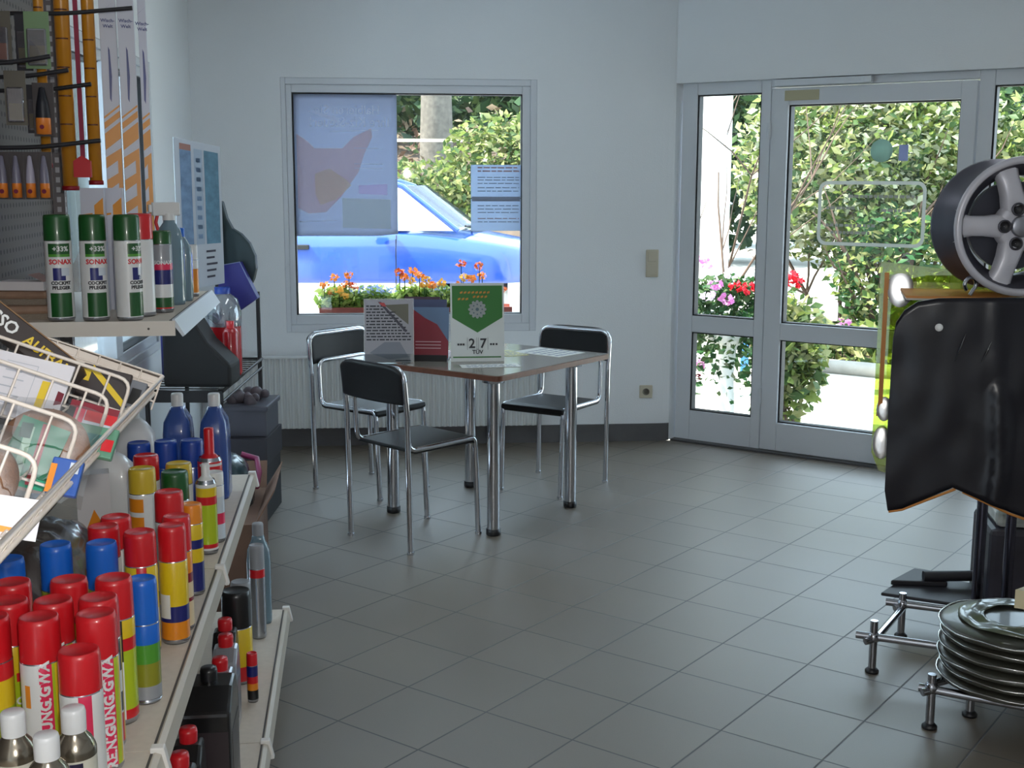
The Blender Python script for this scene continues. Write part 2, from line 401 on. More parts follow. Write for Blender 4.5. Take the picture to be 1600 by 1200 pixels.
# lettering frame and round seals stuck on the door pane
fr_m = mat('pale_film', (186, 190, 184), .7, trans=.12)
dec = MB(); yv = .0765
rr = rrect(.60, .355, .05, 5); ri = rrect(.562, .317, .035, 5)
n_ = len(rr); cx, cz = 1.105, 1.395
dec.add([(cx+x, yv, cz+y) for x, y in rr]+[(cx+x, yv, cz+y) for x, y in ri], [(i, (i+1) % n_, n_+(i+1) % n_, n_+i) for i in range(n_)], 0, False, TD)
for k, (x0, x1, z) in enumerate([(-.13, .24, .095), (-.25, -.08, .03), (.06, .22, .02), (-.25, .03, -.065), (-.22, .0, -.105)]):
    random.seed(k); x = x0
    while x < x1-.01:
        wd_ = random.uniform(.012, .03); dec.box((cx+x, yv-.0004, cz+z-.008), (cx+min(x+wd_, x1), yv, cz+z+.008), 0, TD); x += wd_+.007
o = dec.build('door_lettering', fr_m); tag(o, 'rounded pale outline with opening-hours lines stuck on the door glass', 'window sticker')
dd = MB(); dd.lathe([(0.001, 0), (.062, 0), (.062, .0008), (0.001, .0008)], 28, 0, TD @ Matrix.Translation((1.15, .0755, 1.735)) @ Matrix.Rotation(PI/2, 4, 'X'))
tag(dd.build('door_seal', mat('pale_green_seal', (168, 196, 186), .6, trans=.3)), 'round pale green seal stuck high on the door glass', 'sticker')
dd = MB(); dd.box((1.245, .0752, 1.68), (1.295, .0762, 1.765), 0, TD)
tag(dd.build('door_sticker', mat('pale_violet_sticker', (160, 168, 196), .6, trans=.3)), 'small square violet sticker beside the round seal on the door glass', 'sticker')
# added fill lamps out of view, glowing diffusers (their lights are set at the top)
fill_m = bpy.data.materials.new('fill_diffuser'); fill_m.use_nodes = True
bs = fill_m.node_tree.nodes['Principled BSDF']; bs.inputs['Emission Color'].default_value = (.93, .97, 1, 1); bs.inputs['Emission Strength'].default_value = 2.0
for i, (x, y) in enumerate(FILL_LAMPS):
    rt = bpy.data.objects.new('added_fill_lamp', None); COL.objects.link(rt); rt.location = (x, y, 2.62); struct(rt)
    h = MB(); h.box((-.17, -.65, .02), (.17, .65, .08)); h.build('housing', WHITE_P, rt, bevel=.006)
    d = MB(); d.box((-.14, -.61, .005), (.14, .61, .02)); d.build('diffuser', fill_m, rt)
# radiator under the window
rad = thing('radiator', 'long white ribbed panel radiator on the wall under the window', 'radiator', tuple(OW), AW)
rm = mat('white_radiator', (205, 208, 208), .4)
p = MB()
L0, L1, z0, z1 = -1.35, .56, .125, .548
n = 58
vs = []; fs = []
for i in range(n*4+1):
    t = i/(n*4); ph = i % 4
    v = -.105 if ph in (1, 2) else -.094
    x = L0+(L1-L0)*t; vs += [(x, v, z0), (x, v, z1)]
for i in range(n*4): fs.append((2*i, 2*i+2, 2*i+3, 2*i+1))
p.add(vs, fs); p.box((L0, -.090, z0), (L1, -.04, z1-.004))
p.build('ribbed_panel', rm, rad)
g = MB(); g.box((L0-.004, -.106, z1-.008), (L1+.004, -.03, z1+.004)); g.build('top_grille', rm, rad, bevel=.003)
for x in (L0+.25, L1-.25):
    b = MB(); b.box((x, -.04, .2), (x+.04, 0, .5)); b.build('bracket', rm, rad)
# light switch and socket in the wall near the door
e0 = MB(); e0.box((-.038, -.008, -.082), (.038, 0, .082))
sw = tag(e0.build('light_switch_plate', mat('cream_plastic', (190, 184, 165), .4), None, MW(1.227, -.0, 1.083), AW-R(3), bevel=.006), 'tall cream switch plate on the wall left of the door', 'light switch')
for k in (-.04, .04):
    r_ = MB(); r_.box((-.026, -.012, k-.028), (.026, -.008, k+.028)); r_.build('rocker', mat('cream_plastic', (190, 184, 165), .4), sw, bevel=.003)
so = MB(); so.box((-.04, -.009, -.04), (.04, 0, .04))
sk = tag(so.build('wall_socket', mat('cream_plastic', (190, 184, 165), .4), None, MW(1.205, -.0, .305), AW-R(2), bevel=.006), 'square cream power socket low on the wall beside the door', 'socket')
r_ = MB(); r_.lathe([(.012, .0), (.019, .001), (.021, .003), (.021, .0)], 20, 0, Matrix.Translation((0, -.010, 0)) @ Matrix.Rotation(PI/2, 4, 'X')); r_.build('socket_well', mat('grey_well', (110, 106, 96), .5), sk)
# ================================================================== OUTSIDE
def leafcloud(mb, n, fn, size, nm=3, seed=1, jit=.35, long=1.9, droop=0.):
    """n folded leaves at points fn(rng) -> (x, y, z)"""
    rg = random.Random(seed)
    for i in range(n):
        c = Vector(fn(rg)); s = size*rg.uniform(1-jit, 1+jit)
        d = Vector((rg.gauss(0, 1), rg.gauss(0, 1), rg.gauss(0, .7)-droop)).normalized()
        u = Vector((rg.gauss(0, 1), rg.gauss(0, 1), rg.gauss(.6, .8))).normalized()
        sd = d.cross(u).normalized()*s*.5; up = sd.cross(d).normalized()*s*.12
        a, b = c-d*s*long*.5, c+d*s*long*.5
        m = c+d*s*.05
        mb.add([a, m+sd+up, b, m-sd+up, m], [(0, 1, 4), (1, 2, 4), (2, 3, 4), (3, 0, 4)], rg.randrange(nm), True)
def ell(c, r, shell=.55):
    def f(rg):
        d = Vector((rg.gauss(0, 1), rg.gauss(0, 1), rg.gauss(0, 1))).normalized()*(shell+(1-shell)*rg.random())
        return (c[0]+d.x*r[0], c[1]+d.y*r[1], c[2]+d.z*r[2])
    return f
def lm(name, rgb, t=.35): return mat(name, rgb, .5, spec=.25, trans=t)
LG = [lm('leaf_bright', (112, 126, 64)), lm('leaf_yellow', (144, 146, 98)), lm('leaf_mid', (70, 92, 52))]
LV = [lm('leaf_pale', (172, 174, 146)), lm('leaf_yellow', (144, 146, 98)), lm('leaf_mid', (70, 92, 52)), lm('leaf_bright', (112, 126, 64))]
LD = [lm('leaf_dark', (32, 54, 30), .2), lm('leaf_deep', (46, 70, 40), .2), lm('leaf_olive', (66, 82, 46), .2)]
LP = [lm('leaf_green', (46, 84, 44)), lm('leaf_deep', (46, 70, 40), .2), lm('leaf_mid', (70, 92, 52))]
BARK = mat('bark', (96, 90, 82), .9, var=.3, vscale=14, bump=.8, bscale=30)
TWIG = mat('twig', (84, 66, 54), .85, var=.2)
def branches(mb, base, n, length, r, spread, seed, up=1., sub=3):
    rg = random.Random(seed)
    for i in range(n):
        a = rg.uniform(0, 2*PI); d = Vector((math.cos(a)*spread, math.sin(a)*spread, up)).normalized()
        p = Vector(base)+Vector((rg.uniform(-.08, .08), rg.uniform(-.08, .08), 0)); pts = [p.copy()]
        for k in range(6):
            d = (d+Vector((rg.gauss(0, .12), rg.gauss(0, .12), rg.gauss(.03, .08)))).normalized(); p = p+d*length/6; pts.append(p.copy())
        mb.tube(pts, [r*(1-.13*k) for k in range(7)], 6)
        for q in range(sub):
            k = rg.randrange(2, 6); p2 = pts[k].copy(); d2 = (d+Vector((rg.gauss(0, .7), rg.gauss(0, .7), rg.gauss(.2, .4)))).normalized(); pp = [p2.copy()]
            for z in range(4):
                d2 = (d2+Vector((rg.gauss(0, .12), rg.gauss(0, .12), .05))).normalized(); p2 = p2+d2*length/9; pp.append(p2.copy())
            mb.tube(pp, [r*.5*(1-.2*z) for z in range(5)], 5)
# --- ground
pav = mat('sunlit_paving', (196, 190, 178), .85, var=.08, vscale=9, bump=.6, bscale=40)
g = MB(); g.prism([(-14, 7.4), (14, 3.0), (14, 10.4), (6, 10.6), (3.2, 11.1), (1.4, 11.4), (-14, 11.4)], -.25, -.10)
o = g.build('forecourt_paving', pav); struct(o)
g = MB(); g.box((-60, 11.35, -.26), (60, 70, -.12)); struct(g.build('ground_beyond', mat('pale_road', (190, 186, 178), .9, var=.06, vscale=.6)))
g = MB(); g.box((-14, 9.55, -.2), (1.45, 14.6, .15)); struct(g.build('parking_ground', mat('parking_gravel', (170, 165, 158), .9, var=.1, vscale=5)))
g = MB(); g.box((-6.4, -2, -.2), (-6.1, 24.0, 3.5)); struct(g.build('wall_added_screen', mat('grey_screen', (104, 110, 106), .9, var=.06, vscale=3)))  # screen added outside to grey the left window view and cut its light
# kerb round the flower bed
kerb_m = mat('kerb_concrete', (150, 146, 138), .9, var=.12, vscale=8)
g = MB(); g.tube([(2.35, 11.4, -.05), (2.7, 10.9, -.05), (3.3, 10.45, -.05), (4.2, 10.0, -.05), (6.0, 9.7, -.05)], .075, 6)
tag(g.build('kerb', kerb_m), 'grey stone kerb along the flower bed beyond the door', 'kerb')
g = MB(); g.prism([(2.35, 11.4), (2.7, 10.95), (3.3, 10.5), (4.2, 10.05), (6.0, 9.75), (7.5, 12), (6, 15), (2.2, 14.2)], -.2, -.06)
struct(g.build('ground_bed', mat('bed_soil', (76, 68, 50), .95, var=.3, vscale=6)))
# bed plants low (grass and ground cover)
g = MB()
def bedpt(rg):
    t = rg.random(); u = rg.random()**1.3
    p = Vector((2.35, 11.4, 0)).lerp(Vector((6.0, 9.8, 0)), t); p.y -= .55*math.sin(PI*t)*.7
    p = p+Vector((.4, .95, 0))*(.05+u*2.2); return (p.x, p.y, -.05+rg.random()*.34)
leafcloud(g, 2600, bedpt, .075, 3, 5, long=2.2)
tag(g.build('ground_cover', LG), 'bright green low ground cover filling the kerbed flower bed', 'plants', kind='stuff')
# --- tall variegated shrubs behind the door
def shrub(name, label, c, r, n, size, mats, seed, stems=5, sh=1.2, cat='shrub', group=None, trunk_r=.03, spread=.5):
    root = thing(name, label, cat, (c[0], c[1], 0), 0, group)
    b = MB(); branches(b, (0, 0, -.1), stems, sh, trunk_r, spread, seed); b.build('branch', TWIG, root, kind='stuff')
    f = MB(); leafcloud(f, n, ell((0, 0, c[2]), r), size, len(mats), seed); f.build('foliage', mats, root, kind='stuff')
    return root
shrub('variegated_shrub', 'tall pale variegated shrub rising behind the door glass', (3.3, 12.4, 1.75), (1.15, .8, 1.05), 9000, .052, LV, 11, 6, 1.9, spread=.45)
shrub('leafy_shrub', 'dense yellow-green shrub behind the round door seal', (4.15, 13.0, 1.95), (.95, .8, 1.05), 6500, .052, LV, 12, 6, 2.0)
shrub('open_shrub', 'thin green leafy shrub with dark trunk below the glass outline', (3.55, 11.6, .75), (.62, .45, .62), 1500, .05, LG+LP, 13, 4, 1.6, trunk_r=.035, spread=.3)
shrub('edge_shrub', 'yellow-green shrub behind the dark wheel barrel', (5.1, 12.8, 1.2), (.7, .7, 1.3), 3600, .056, LG, 14, 4, 1.6)
# leafless twigs in front of the white pillar
tw = MB(); branches(tw, (0, 0, -.1), 9, 2.1, .012, .55, 21, 1.0, 4)
t_ = thing('bare_bush', 'thin leafless bush in front of the white pillar outside', 'bush', (1.50, 9.0, .5)); tw.build('twigs', TWIG, t_, kind='stuff')
pl = MB(); pl.cyl((0, 0, -.12), (0, 0, 2.9), .125, .125, 24); pl.box((-.16, -.16, -.12), (.16, .16, .05)); pl.box((-.16, -.16, 2.75), (.16, .16, 2.9))
tag(pl.build('porch_pillar', mat('white_paint', (236, 236, 232), .6), None, (1.545, 9.6, 0)), 'white round pillar outside, left in the side light', 'pillar')
# --- pedestal planter with petunias and geraniums
pp = thing('pedestal_planter', 'white pedestal flower planter standing outside beside the door', 'planter', (1.42, 8.15, -.1))
a = MB(); a.lathe([(.11, 0), (.115, .03), (.075, .07), (.06, .4), (.075, .58), (.085, .6)], 24); a.build('pedestal', mat('white_paint', (236, 236, 232), .6), pp)
a = MB(); a.lathe([(.10, .6), (.17, .66), (.21, .78), (.225, .8), (.20, .8), (.18, .74)], 24); a.build('bowl', mat('white_paint', (236, 236, 232), .6), pp)
cl_ = thing('hanging_geranium', 'bushy trailing geranium with pink and red blossoms in the pedestal planter', 'flowering plant', (1.42, 8.15, .72))
f = MB()
leafcloud(f, 1500, ell((-.02, 0, -.02), (.36, .28, .27), .5), .045, 3, 31, long=1.1)
def trail(rg):
    a = rg.uniform(0, 2*PI); rr_ = .26+.06*rg.random(); return (-.05+rr_*math.cos(a)*1.1, rr_*math.sin(a), -.2-abs(rg.gauss(0, .16)))
leafcloud(f, 500, trail, .042, 3, 32, long=1.2)
f.build('foliage', LP, cl_, kind='stuff')
petal = {'pink': mat('petal_pink', (226, 150, 205), .6, trans=.3), 'red': mat('petal_red', (214, 34, 50), .6, trans=.2), 'wine': mat('petal_wine', (120, 20, 50), .6), 'white': mat('petal_white', (236, 220, 232), .6, trans=.3),
         'orange': mat('petal_orange', (255, 158, 64), .6, trans=.1), 'amber': mat('petal_amber', (255, 196, 84), .6, trans=.1), 'rust': mat('petal_rust', (240, 122, 62), .6), 'blue': mat('petal_blue', (170, 185, 226), .6, trans=.3)}
def blossom(parent, c, r, col, seed, n=26):
    m = MB(); rg = random.Random(seed)
    leafcloud(m, n, ell((0, 0, 0), (r, r, r*.75), .7), r*.75, 1, seed, long=1.0)
    m.build('blossom', petal[col], parent, c)
rg = random.Random(4)
for i, (x, z, col) in enumerate([(-.27, .36, 'pink'), (-.18, .33, 'pink'), (-.31, .24, 'pink'), (-.12, .2, 'pink'), (-.05, .10, 'pink'), (-.16, .12, 'white'), (.03, .18, 'red'), (.10, .17, 'red'), (.33, .24, 'red'), (.22, .2, 'wine'), (-.2, -.32, 'pink'), (-.24, -.4, 'wine'), (-.28, -.02, 'red'), (-.02, .27, 'white')]):
    blossom(cl_, (x, -.22+rg.uniform(-.05, .05), z), .045, col, 50+i)
c2 = thing('red_geranium', 'green geranium with a red blossom beside the pedestal planter', 'flowering plant', (1.86, 8.2, .0))
f = MB(); leafcloud(f, 1300, ell((0, 0, .42), (.26, .24, .46), .4), .05, 3, 33); f.build('foliage', LG, c2, kind='stuff')
f = MB(); branches(f, (0, 0, -.1), 4, .5, .012, .3, 3); f.build('stem', TWIG, c2)
for i, (x, z) in enumerate([(-.08, .93), (-.04, .96), (.0, .92)]): blossom(c2, (x, -.15, z), .045, 'red', 80+i)
# small pink bed flowers
for i, (x, y, z) in enumerate([(3.05, 11.3, .25), (3.25, 11.35, .06), (2.95, 11.2, .12), (2.75, 11.4, .20)]):
    b = thing('bed_flower', ['pink flower of the bed nearest the bench', 'red flower in the bed beyond the door', 'small pink flower low by the kerb', 'pale pink flower left in the bed'][i], 'flower', (x, y, -.06))
    s_ = MB(); s_.cyl((0, 0, 0), (0, 0, z+.06), .006); s_.build('stem', LP[0], b); blossom(b, (0, 0, z+.1), .06, 'pink' if i != 1 else 'red', 90+i)
# --- bench with a blue leg
bn = thing('garden_bench', 'weathered white wooden bench top on a blue post outside the door', 'bench', (2.42, 10.6, -.1), R(-8))
b = MB(); b.box((-.50, -.15, .50), (.36, .15, .665)); b.build('seat_block', mat('weathered_white_wood', (160, 146, 144), .8, var=.12, vscale=10), bn, bevel=.015)
for x in (-.4, .06):
    b = MB(); b.box((x-.035, -.05, 0), (x+.035, .05, .50)); b.build('leg', mat('blue_paint', (50, 110, 170), .5), bn, bevel=.006)
# --- planting behind the parking space: bank, rail, trees
bk = mat('ivy_bank_earth', (84, 70, 58), .95, var=.35, vscale=3.5)
g = MB(); g.grid(lambda u, v: (-14+16.2*u, 16.2+5.5*v, -.1+2.6*v**.8+.18*math.sin(9*u+4*v)), 30, 8); struct(g.build('ground_bank', bk))
def bankpt(lo, hi, x0, x1):
    def f(rg):
        v = rg.uniform(lo, hi); u = rg.uniform(x0, x1); return (u, 16.1+5.5*v, -.05+2.6*v**.8+abs(rg.gauss(0, .16)))
    return f
g = MB(); leafcloud(g, 1500, bankpt(.35, .95, -5, 2.1), .09, 3, 41); 
tag(g.build('ivy_cover', [lm('dry_leaf', (94, 72, 58), .1), lm('leaf_olive', (66, 82, 46), .2), lm('dry_leaf_pale', (116, 100, 80), .1)]), 'brownish ivy covering the bank behind the blue car', 'ivy', kind='stuff')
for i, (x, y, z, rx, rz, n, l) in enumerate([(-1.1, 15.6, 1.15, .75, .7, 1100, 'sunlit yellow-green bush right behind the windscreen of the blue car'), (-.2, 16.0, 1.7, .8, .75, 1200, 'sunlit bush above the paper notice in the window'), (.4, 16.4, 2.0, .6, .55, 700, 'pale bush at the right edge of the window view'), (-2.2, 16.4, 1.2, .5, .6, 500, 'low bush behind the roof of the blue car')]):
    shrub('roadside_bush', l, (x, y, z), (rx, .5, rz), int(n*1.9), .058, LG, 60+i, 3, 1.0, 'bush', 'sunlit bushes behind the blue car')
rl_ = thing('wooden_rail', 'pale wooden fence rail on the bank behind the car', 'fence', (-.2, 18.2, 0))
a = MB(); a.box((-3.0, -.03, 2.115), (2.4, .03, 2.16)); a.build('rail', mat('pale_wood', (214, 202, 176), .7), rl_)
for x in (-2.6, -.2, 2.1):
    a = MB(); a.box((x-.04, .03, 1.0), (x+.04, .10, 2.22)); a.build('post', mat('pale_wood', (214, 202, 176), .7), rl_)
def tree(label, x, y, tr, z0, ctr, rad, n, seed, size=.20, mats=LD, group='dark trees beyond the road', lean=.0):
    t = thing('tree', label, 'tree', (x, y, 0), 0, group)
    b = MB(); b.tube([(0, 0, z0), (lean*.3, 0, z0+1.2), (lean, 0, z0+3.0), (lean*1.2, 0, ctr+rad[2]*.5)], [tr*1.15, tr, tr*.9, tr*.5], 14); b.build('trunk', BARK, t)
    f = MB(); leafcloud(f, n, ell((0, 0, ctr), rad, .35), size, len(mats), seed); f.build('crown', mats, t, kind='stuff')
tree('thick grey trunk of the tree behind the window', -1.18, 19.5, .24, 1.6, 5.4, (1.6, 1.3, 1.2), 500, 71)
D = [('dark tree left of the thick trunk', -3.2, 22, 2.3, (2.4, 1.8, 2.3)), ('dark tree right of the thick trunk', .4, 23, 2.3, (2.4, 1.8, 2.3)), ('dark tree behind the white pillar', 4.3, 26, 2.3, (3.0, 2.0, 2.3)),
     ('dark tree behind the tall shrubs', 8.0, 25, 2.3, (3.2, 2.0, 2.3)), ('dark tree seen above the alloy wheel', 11.4, 24, 2.3, (3.2, 2.0, 2.3)), ('dark tree far left behind the poster', -7.0, 23, 2.3, (3.0, 2.0, 2.3))]
for i, (l, x, y, c, r) in enumerate(D): tree(l, x, y, .16, -.1, c, r, 4200, 110+i, .14)
D2 = [(-9.5, 30), (-4.5, 31), (.5, 32), (5.5, 33), (10.5, 32), (15.5, 31)]
for i, (x, y) in enumerate(D2): tree(['distant dark tree at far left', 'distant dark tree behind the left trees', 'distant dark tree behind the trunk', 'distant dark tree in line with the white pillar', 'distant dark tree behind the door', 'distant dark tree at far right'][i], x, y, .2, -.1, 3.0, (3.8, 1.6, 3.1), 3000, 140+i, .26)
# dark hedge and slat fence right of the door, seen over the wheel
shrub('dark_hedge', 'dark hedge seen through the right side light over the wheel', (5.6, 11.6, 1.5), (.55, .9, 1.4), 2600, .07, LD, 160, 4, 1.5, 'hedge')
# --- the blue car
car = thing('blue_car', 'blue car with white lower body parked outside the window', 'car', (0, 11.2, .15))
CB = mat('car_blue', (32, 70, 154), .22, coat=.8); CW = mat('car_white', (228, 228, 224), .35); CG = clear('car_glass', (.55, .66, .6), .3); CT = mat('tyre', (22, 22, 24), .8)
FX, BX = .22, -3.55      # front and tail
def belt(x):   # shoulder height
    if x > -1.0: return .98-.16*((x+1.0)/1.22)**1.6
    return .98-.03*((-1.0-x)/2.5)
def top(x):
    if x > -.78: return 1.00-.15*max(0, (x+.78)/1.0)**1.5
    return 1.02
def half(x):   # half width along the length
    e = max(0, (x+.25)/.47); q = max(0, (-3.1-x)/.45); return .82-.30*e**2.2-.16*q**2
def sect(x, k):
    hw, bt, tp_ = half(x), belt(x), top(x)
    P_ = [(hw-.10, .20), (hw-.03, .28), (hw+.005, .565), (hw+.012, .60), (hw-.005, bt-.12), (hw-.05, bt-.02), (hw-.12, bt+.012), (hw*.5, tp_+.02), (0, tp_+.035)]
    return P_[k]
xs = [BX+.0+(FX-BX)*i/44 for i in range(45)]
bd = MB(); nk = 9
ring_ = []
for x in xs:
    row = [(x, -sect(x, k)[0], sect(x, k)[1]) for k in range(nk)]+[(x, sect(x, k)[0], sect(x, k)[1]) for k in range(nk-2, -1, -1)]
    ring_.append(row)
W_ = len(ring_[0]); vs = [p for r_ in ring_ for p in r_]; fs = []; ms = []
for i in range(len(xs)-1):
    for k in range(W_-1):
        j = min(k, W_-2-k); xm = (xs[i]+xs[i+1])/2
        if j <= 1 and (abs(xm+.39) < .34 or abs(xm+2.85) < .34): continue
        fs.append((i*W_+k, (i+1)*W_+k, (i+1)*W_+k+1, i*W_+k+1)); ms.append(1 if j <= 1 else 0)
bd.add(vs, fs, ms, True); bd.add(ring_[-1], [tuple(range(W_))], 1, False); bd.add(ring_[0], [tuple(range(W_-1, -1, -1))], 0, False)
bd.build('body', [CB, CW], car)
# cabin: pillars and roof in blue, glass between
def cab(x, z): # half width of the cabin narrows with height
    return .74-.17*(z-.98)/.45
sil = [(-.36, 1.0), (-.83, 1.35), (-1.05, 1.405), (-1.9, 1.43), (-2.7, 1.38), (-3.35, 1.0)]
rf = MB()
rf.add([(-.90, -cab(0, 1.36), 1.37), (-1.05, -cab(0, 1.41), 1.405), (-1.9, -cab(0, 1.43), 1.43), (-2.7, -cab(0, 1.38), 1.38), (-.90, cab(0, 1.36), 1.37), (-1.05, cab(0, 1.41), 1.405), (-1.9, cab(0, 1.43), 1.43), (-2.7, cab(0, 1.38), 1.38)], [(0, 1, 5, 4), (1, 2, 6, 5), (2, 3, 7, 6)], 0, True)
for sg in (-1, 1):
    rf.tube([(-.46, sg*.735, 1.0), (-.93, sg*cab(0, 1.36), 1.365), (-1.05, sg*cab(0, 1.405), 1.405), (-1.9, sg*cab(0, 1.43), 1.43), (-2.7, sg*cab(0, 1.38), 1.38), (-3.3, sg*.72, 1.0)], .024, 8)
    rf.tube([(-1.95, sg*.75, .99), (-1.95, sg*cab(0, 1.42), 1.42)], .03, 8)
rf.build('roof', CB, car)
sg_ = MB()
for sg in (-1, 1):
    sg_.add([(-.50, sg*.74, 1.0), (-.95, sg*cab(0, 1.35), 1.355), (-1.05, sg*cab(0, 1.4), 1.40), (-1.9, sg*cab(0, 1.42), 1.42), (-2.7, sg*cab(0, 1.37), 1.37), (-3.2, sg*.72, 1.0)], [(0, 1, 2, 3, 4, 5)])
sg_.build('side_window', clear('car_side_glass', (.75, .8, .8), 1.6, alpha_rgb=(236,240,242), alpha=.55), car)  # white mixed into the glass stands in for sky glare
ws = MB(); ws.grid(lambda u, v: (-.26-.50*v-.19*(2*u-1)**2*(1-.1*v), (2*u-1)*(.73-.14*v), 1.0+.375*v), 10, 4); ws.build('windscreen', CG, car)
it = MB(); it.box((-2.6, -.6, .55), (-1.0, .6, .95)); 
for x in (-1.35, -2.3):
    for y in (-.35, .35): it.box((x-.12, y-.22, .6), (x+.02, y+.22, 1.2))
it.build('interior', mat('car_interior', (120, 118, 114), .8), car, bevel=.04)
for x in (-.39, -2.85):
    for sg in (-1, 1):
        wh = MB(); T = Matrix.Translation((x, sg*.70, .29)) @ Matrix.Rotation(-sg*PI/2, 4, 'X') 
        wh.lathe([(.17, -.09), (.27, -.09), (.295, -.06), (.295, .06), (.27, .09), (.17, .09)], 28, 0, T, close=False); wo = wh.build('wheel', CT, car)
        hc = MB(); hc.lathe([(.001, .085), (.10, .09), (.17, .075), (.175, .05)], 24, 0, T); hc.build('hubcap', mat('hubcap_silver', (170, 172, 176), .3, .8), wo)
        ar = MB(); ar.lathe([(.275, -.20), (.275, .07)], 24, 0, T, close=False); ar.build('wheel_arch', CT, car)
hd = MB(); hd.box((-1.86, -.835, .845), (-1.70, -.79, .885)); hd.build('door_handle', BLACK_P, car, bevel=.008)
sm_ = MB(); sm_.add([(-.98, -.834, .3), (-.972, -.834, .3), (-.972, -.80, .93), (-.98, -.80, .93)], [(0, 1, 2, 3)]); sm_.tube([(-.975, -.822, .30), (-.975, -.833, .5), (-.975, -.832, .65), (-.975, -.815, .86), (-.975, -.77, .965)], .004, 5); sm_.build('door_gap', BLACK_P, car)
mi_ = MB(); mi_.box((-1.16, -.94, 1.0), (-1.05, -.80, 1.09)); mi_.build('wing_mirror', BLACK_P, car, bevel=.02)
wp = MB(); wp.tube([(-.42, .1, 1.03), (-.36, -.1, 1.035), (-.34, -.35, 1.03), (-.40, -.62, 1.035)], .01, 6); wp.build('wiper', BLACK_P, car)
for sg in (-1, 1):
    hl = MB(); hl.ball((.06, sg*.60, .72), .10, .07, .085); hl.build('headlight', mat('headlight_glass', (235, 240, 245), .1, coat=1), car)
bp_ = MB(); bp_.box((-.10, -.70, .28), (.26, .70, .52)); bp_.build('bumper', CW, car, bevel=.05)
# --- flower trough on the outside sill
tr = thing('flower_trough', 'brown terracotta flower trough on the sill outside the window', 'planter', tuple(MW(-.18, .36, .715)), AW)
b = MB(); b.prism([(-.09, 0), (.09, 0), (.105, .085), (.085, .085), (.08, .07), (-.08, .07), (-.085, .085), (-.105, .085)], -.59, .59, 0, Matrix(((0, 0, 1, 0), (1, 0, 0, 0), (0, 1, 0, 0), (0, 0, 0, 1)))); b.build('trough', mat('terracotta', (128, 60, 48), .8, var=.1), tr)
b = MB(); b.box((-.58, -.078, .055), (.58, .078, .066)); b.build('soil', mat('bed_soil', (76, 68, 50), .95), tr)
sl = MB(); sl.box((g0-.05, T_-.0, gz0-.06), (g1+.05, T_+.22, gz0+.032), 0, TW); so_ = sl.build('trim_1', mat('stone_sill', (170, 168, 162), .8)); struct(so_)
MG = [(-.56, .16, 'orange'), (-.50, .20, 'orange'), (-.47, .13, 'amber'), (-.43, .16, 'orange'), (-.41, .215, 'orange'), (-.44, .09, 'amber'), (-.515, .10, 'orange'), (-.38, .15, 'rust'), (-.10, .23, 'rust'), (-.02, .235, 'orange'), (.02, .22, 'orange'), (-.03, .18, 'amber'), (-.07, .20, 'orange'), (.06, .19, 'amber'), (.10, .15, 'orange'), (.16, .17, 'amber'), (.05, .155, 'amber'), (.28, .28, 'rust'), (.29, .20, 'amber'), (.39, .27, 'rust'), (.41, .21, 'orange'), (.34, .19, 'orange'), (.53, .12, 'rust'), (.26, .15, 'orange')]
LT = [lm('leaf_trough_light', (196, 208, 120)), lm('leaf_trough_mid', (150, 176, 84)), lm('leaf_trough_deep', (104, 136, 66))]
PLN = [(-.47, 'orange marigold plant at the left end of the trough'), (-.02, 'marigold plant in the middle of the trough'), (.34, 'marigold plant behind the green sign')]
for i, (cx_, l) in enumerate(PLN):
    q = thing('marigold', l, 'flowering plant', tuple(MW(-.18+cx_, .36, .785)), AW)
    f = MB(); leafcloud(f, 560, ell((0, 0, .06), (.17, .09, .09), .3), .028, 3, 170+i); f.build('foliage', LT, q, kind='stuff')
    for k, (x, z, col) in enumerate(MG):
        if min(range(3), key=lambda t: abs(PLN[t][0]-x)) == i:
            blossom(q, (x-cx_, -.05+.03*math.sin(k*2.3), z-.005), .029, col, 200+k, 26)
            s_ = MB(); s_.cyl((x-cx_, -.03, 0), (x-cx_, -.05+.03*math.sin(k*2.3), z-.01), .003, seg=5); s_.build('stem', LP[0], q)
for i, (cx_, n, l) in enumerate([(-.26, 700, 'pale blue flowering plant between the marigolds at left'), (.17, 500, 'bushy green plant beside the red and blue brochure stand')]):
    q = thing('edging_plant', l, 'flowering plant', tuple(MW(-.18+cx_, .36, .785)), AW)
    f = MB(); leafcloud(f, n, ell((0, 0, .05), (.15, .09, .10), .3), .022, 3, 180+i); f.build('foliage', LT, q, kind='stuff')
    f = MB(); leafcloud(f, 120 if i == 0 else 30, ell((0, -.02, .12), (.15, .07, .04), .3), .014, 1, 190+i); f.build('small_blossom', petal['blue'], q, kind='stuff')
# ================================================================== TABLE AND CHAIRS
tb = thing('table', 'square brown-edged table with glossy top on four thick chrome legs', 'table', (-.06, 5.25, 0), R(53.4))
TS = .915
top_m = mat('table_top', (118, 112, 104), .16, spec=.7, var=.1, vscale=5)
t = MB(); t.prism(rrect(TS, TS, .03, 4, TS/2, TS/2), .712, .735, 0); t.prism(rrect(TS-.02, TS-.02, .02, 4, TS/2, TS/2), .735, .7365, 1)
t.build('tabletop', [mat('table_edge_wood', (104, 62, 44), .4, var=.2, vscale=25), top_m], tb)
for (u, v) in ((.078, .085), (.69, .083), (.095, .70), (.71, .72)):
    l = MB(); l.cyl((u, v, .03), (u, v, .70), .0285, seg=20); l.lathe([(.0285, .69), (.05, .695), (.05, .712)], 20, 0, Matrix.Translation((u, v, 0)))
    lo = l.build('leg', CHROME, tb)
    k = MB(); k.lathe([(.001, 0), (.03, 0), (.033, .006), (.033, .03), (.001, .03)], 20, 0, Matrix.Translation((u, v, 0))); k.build('foot', BLACK_P, lo)
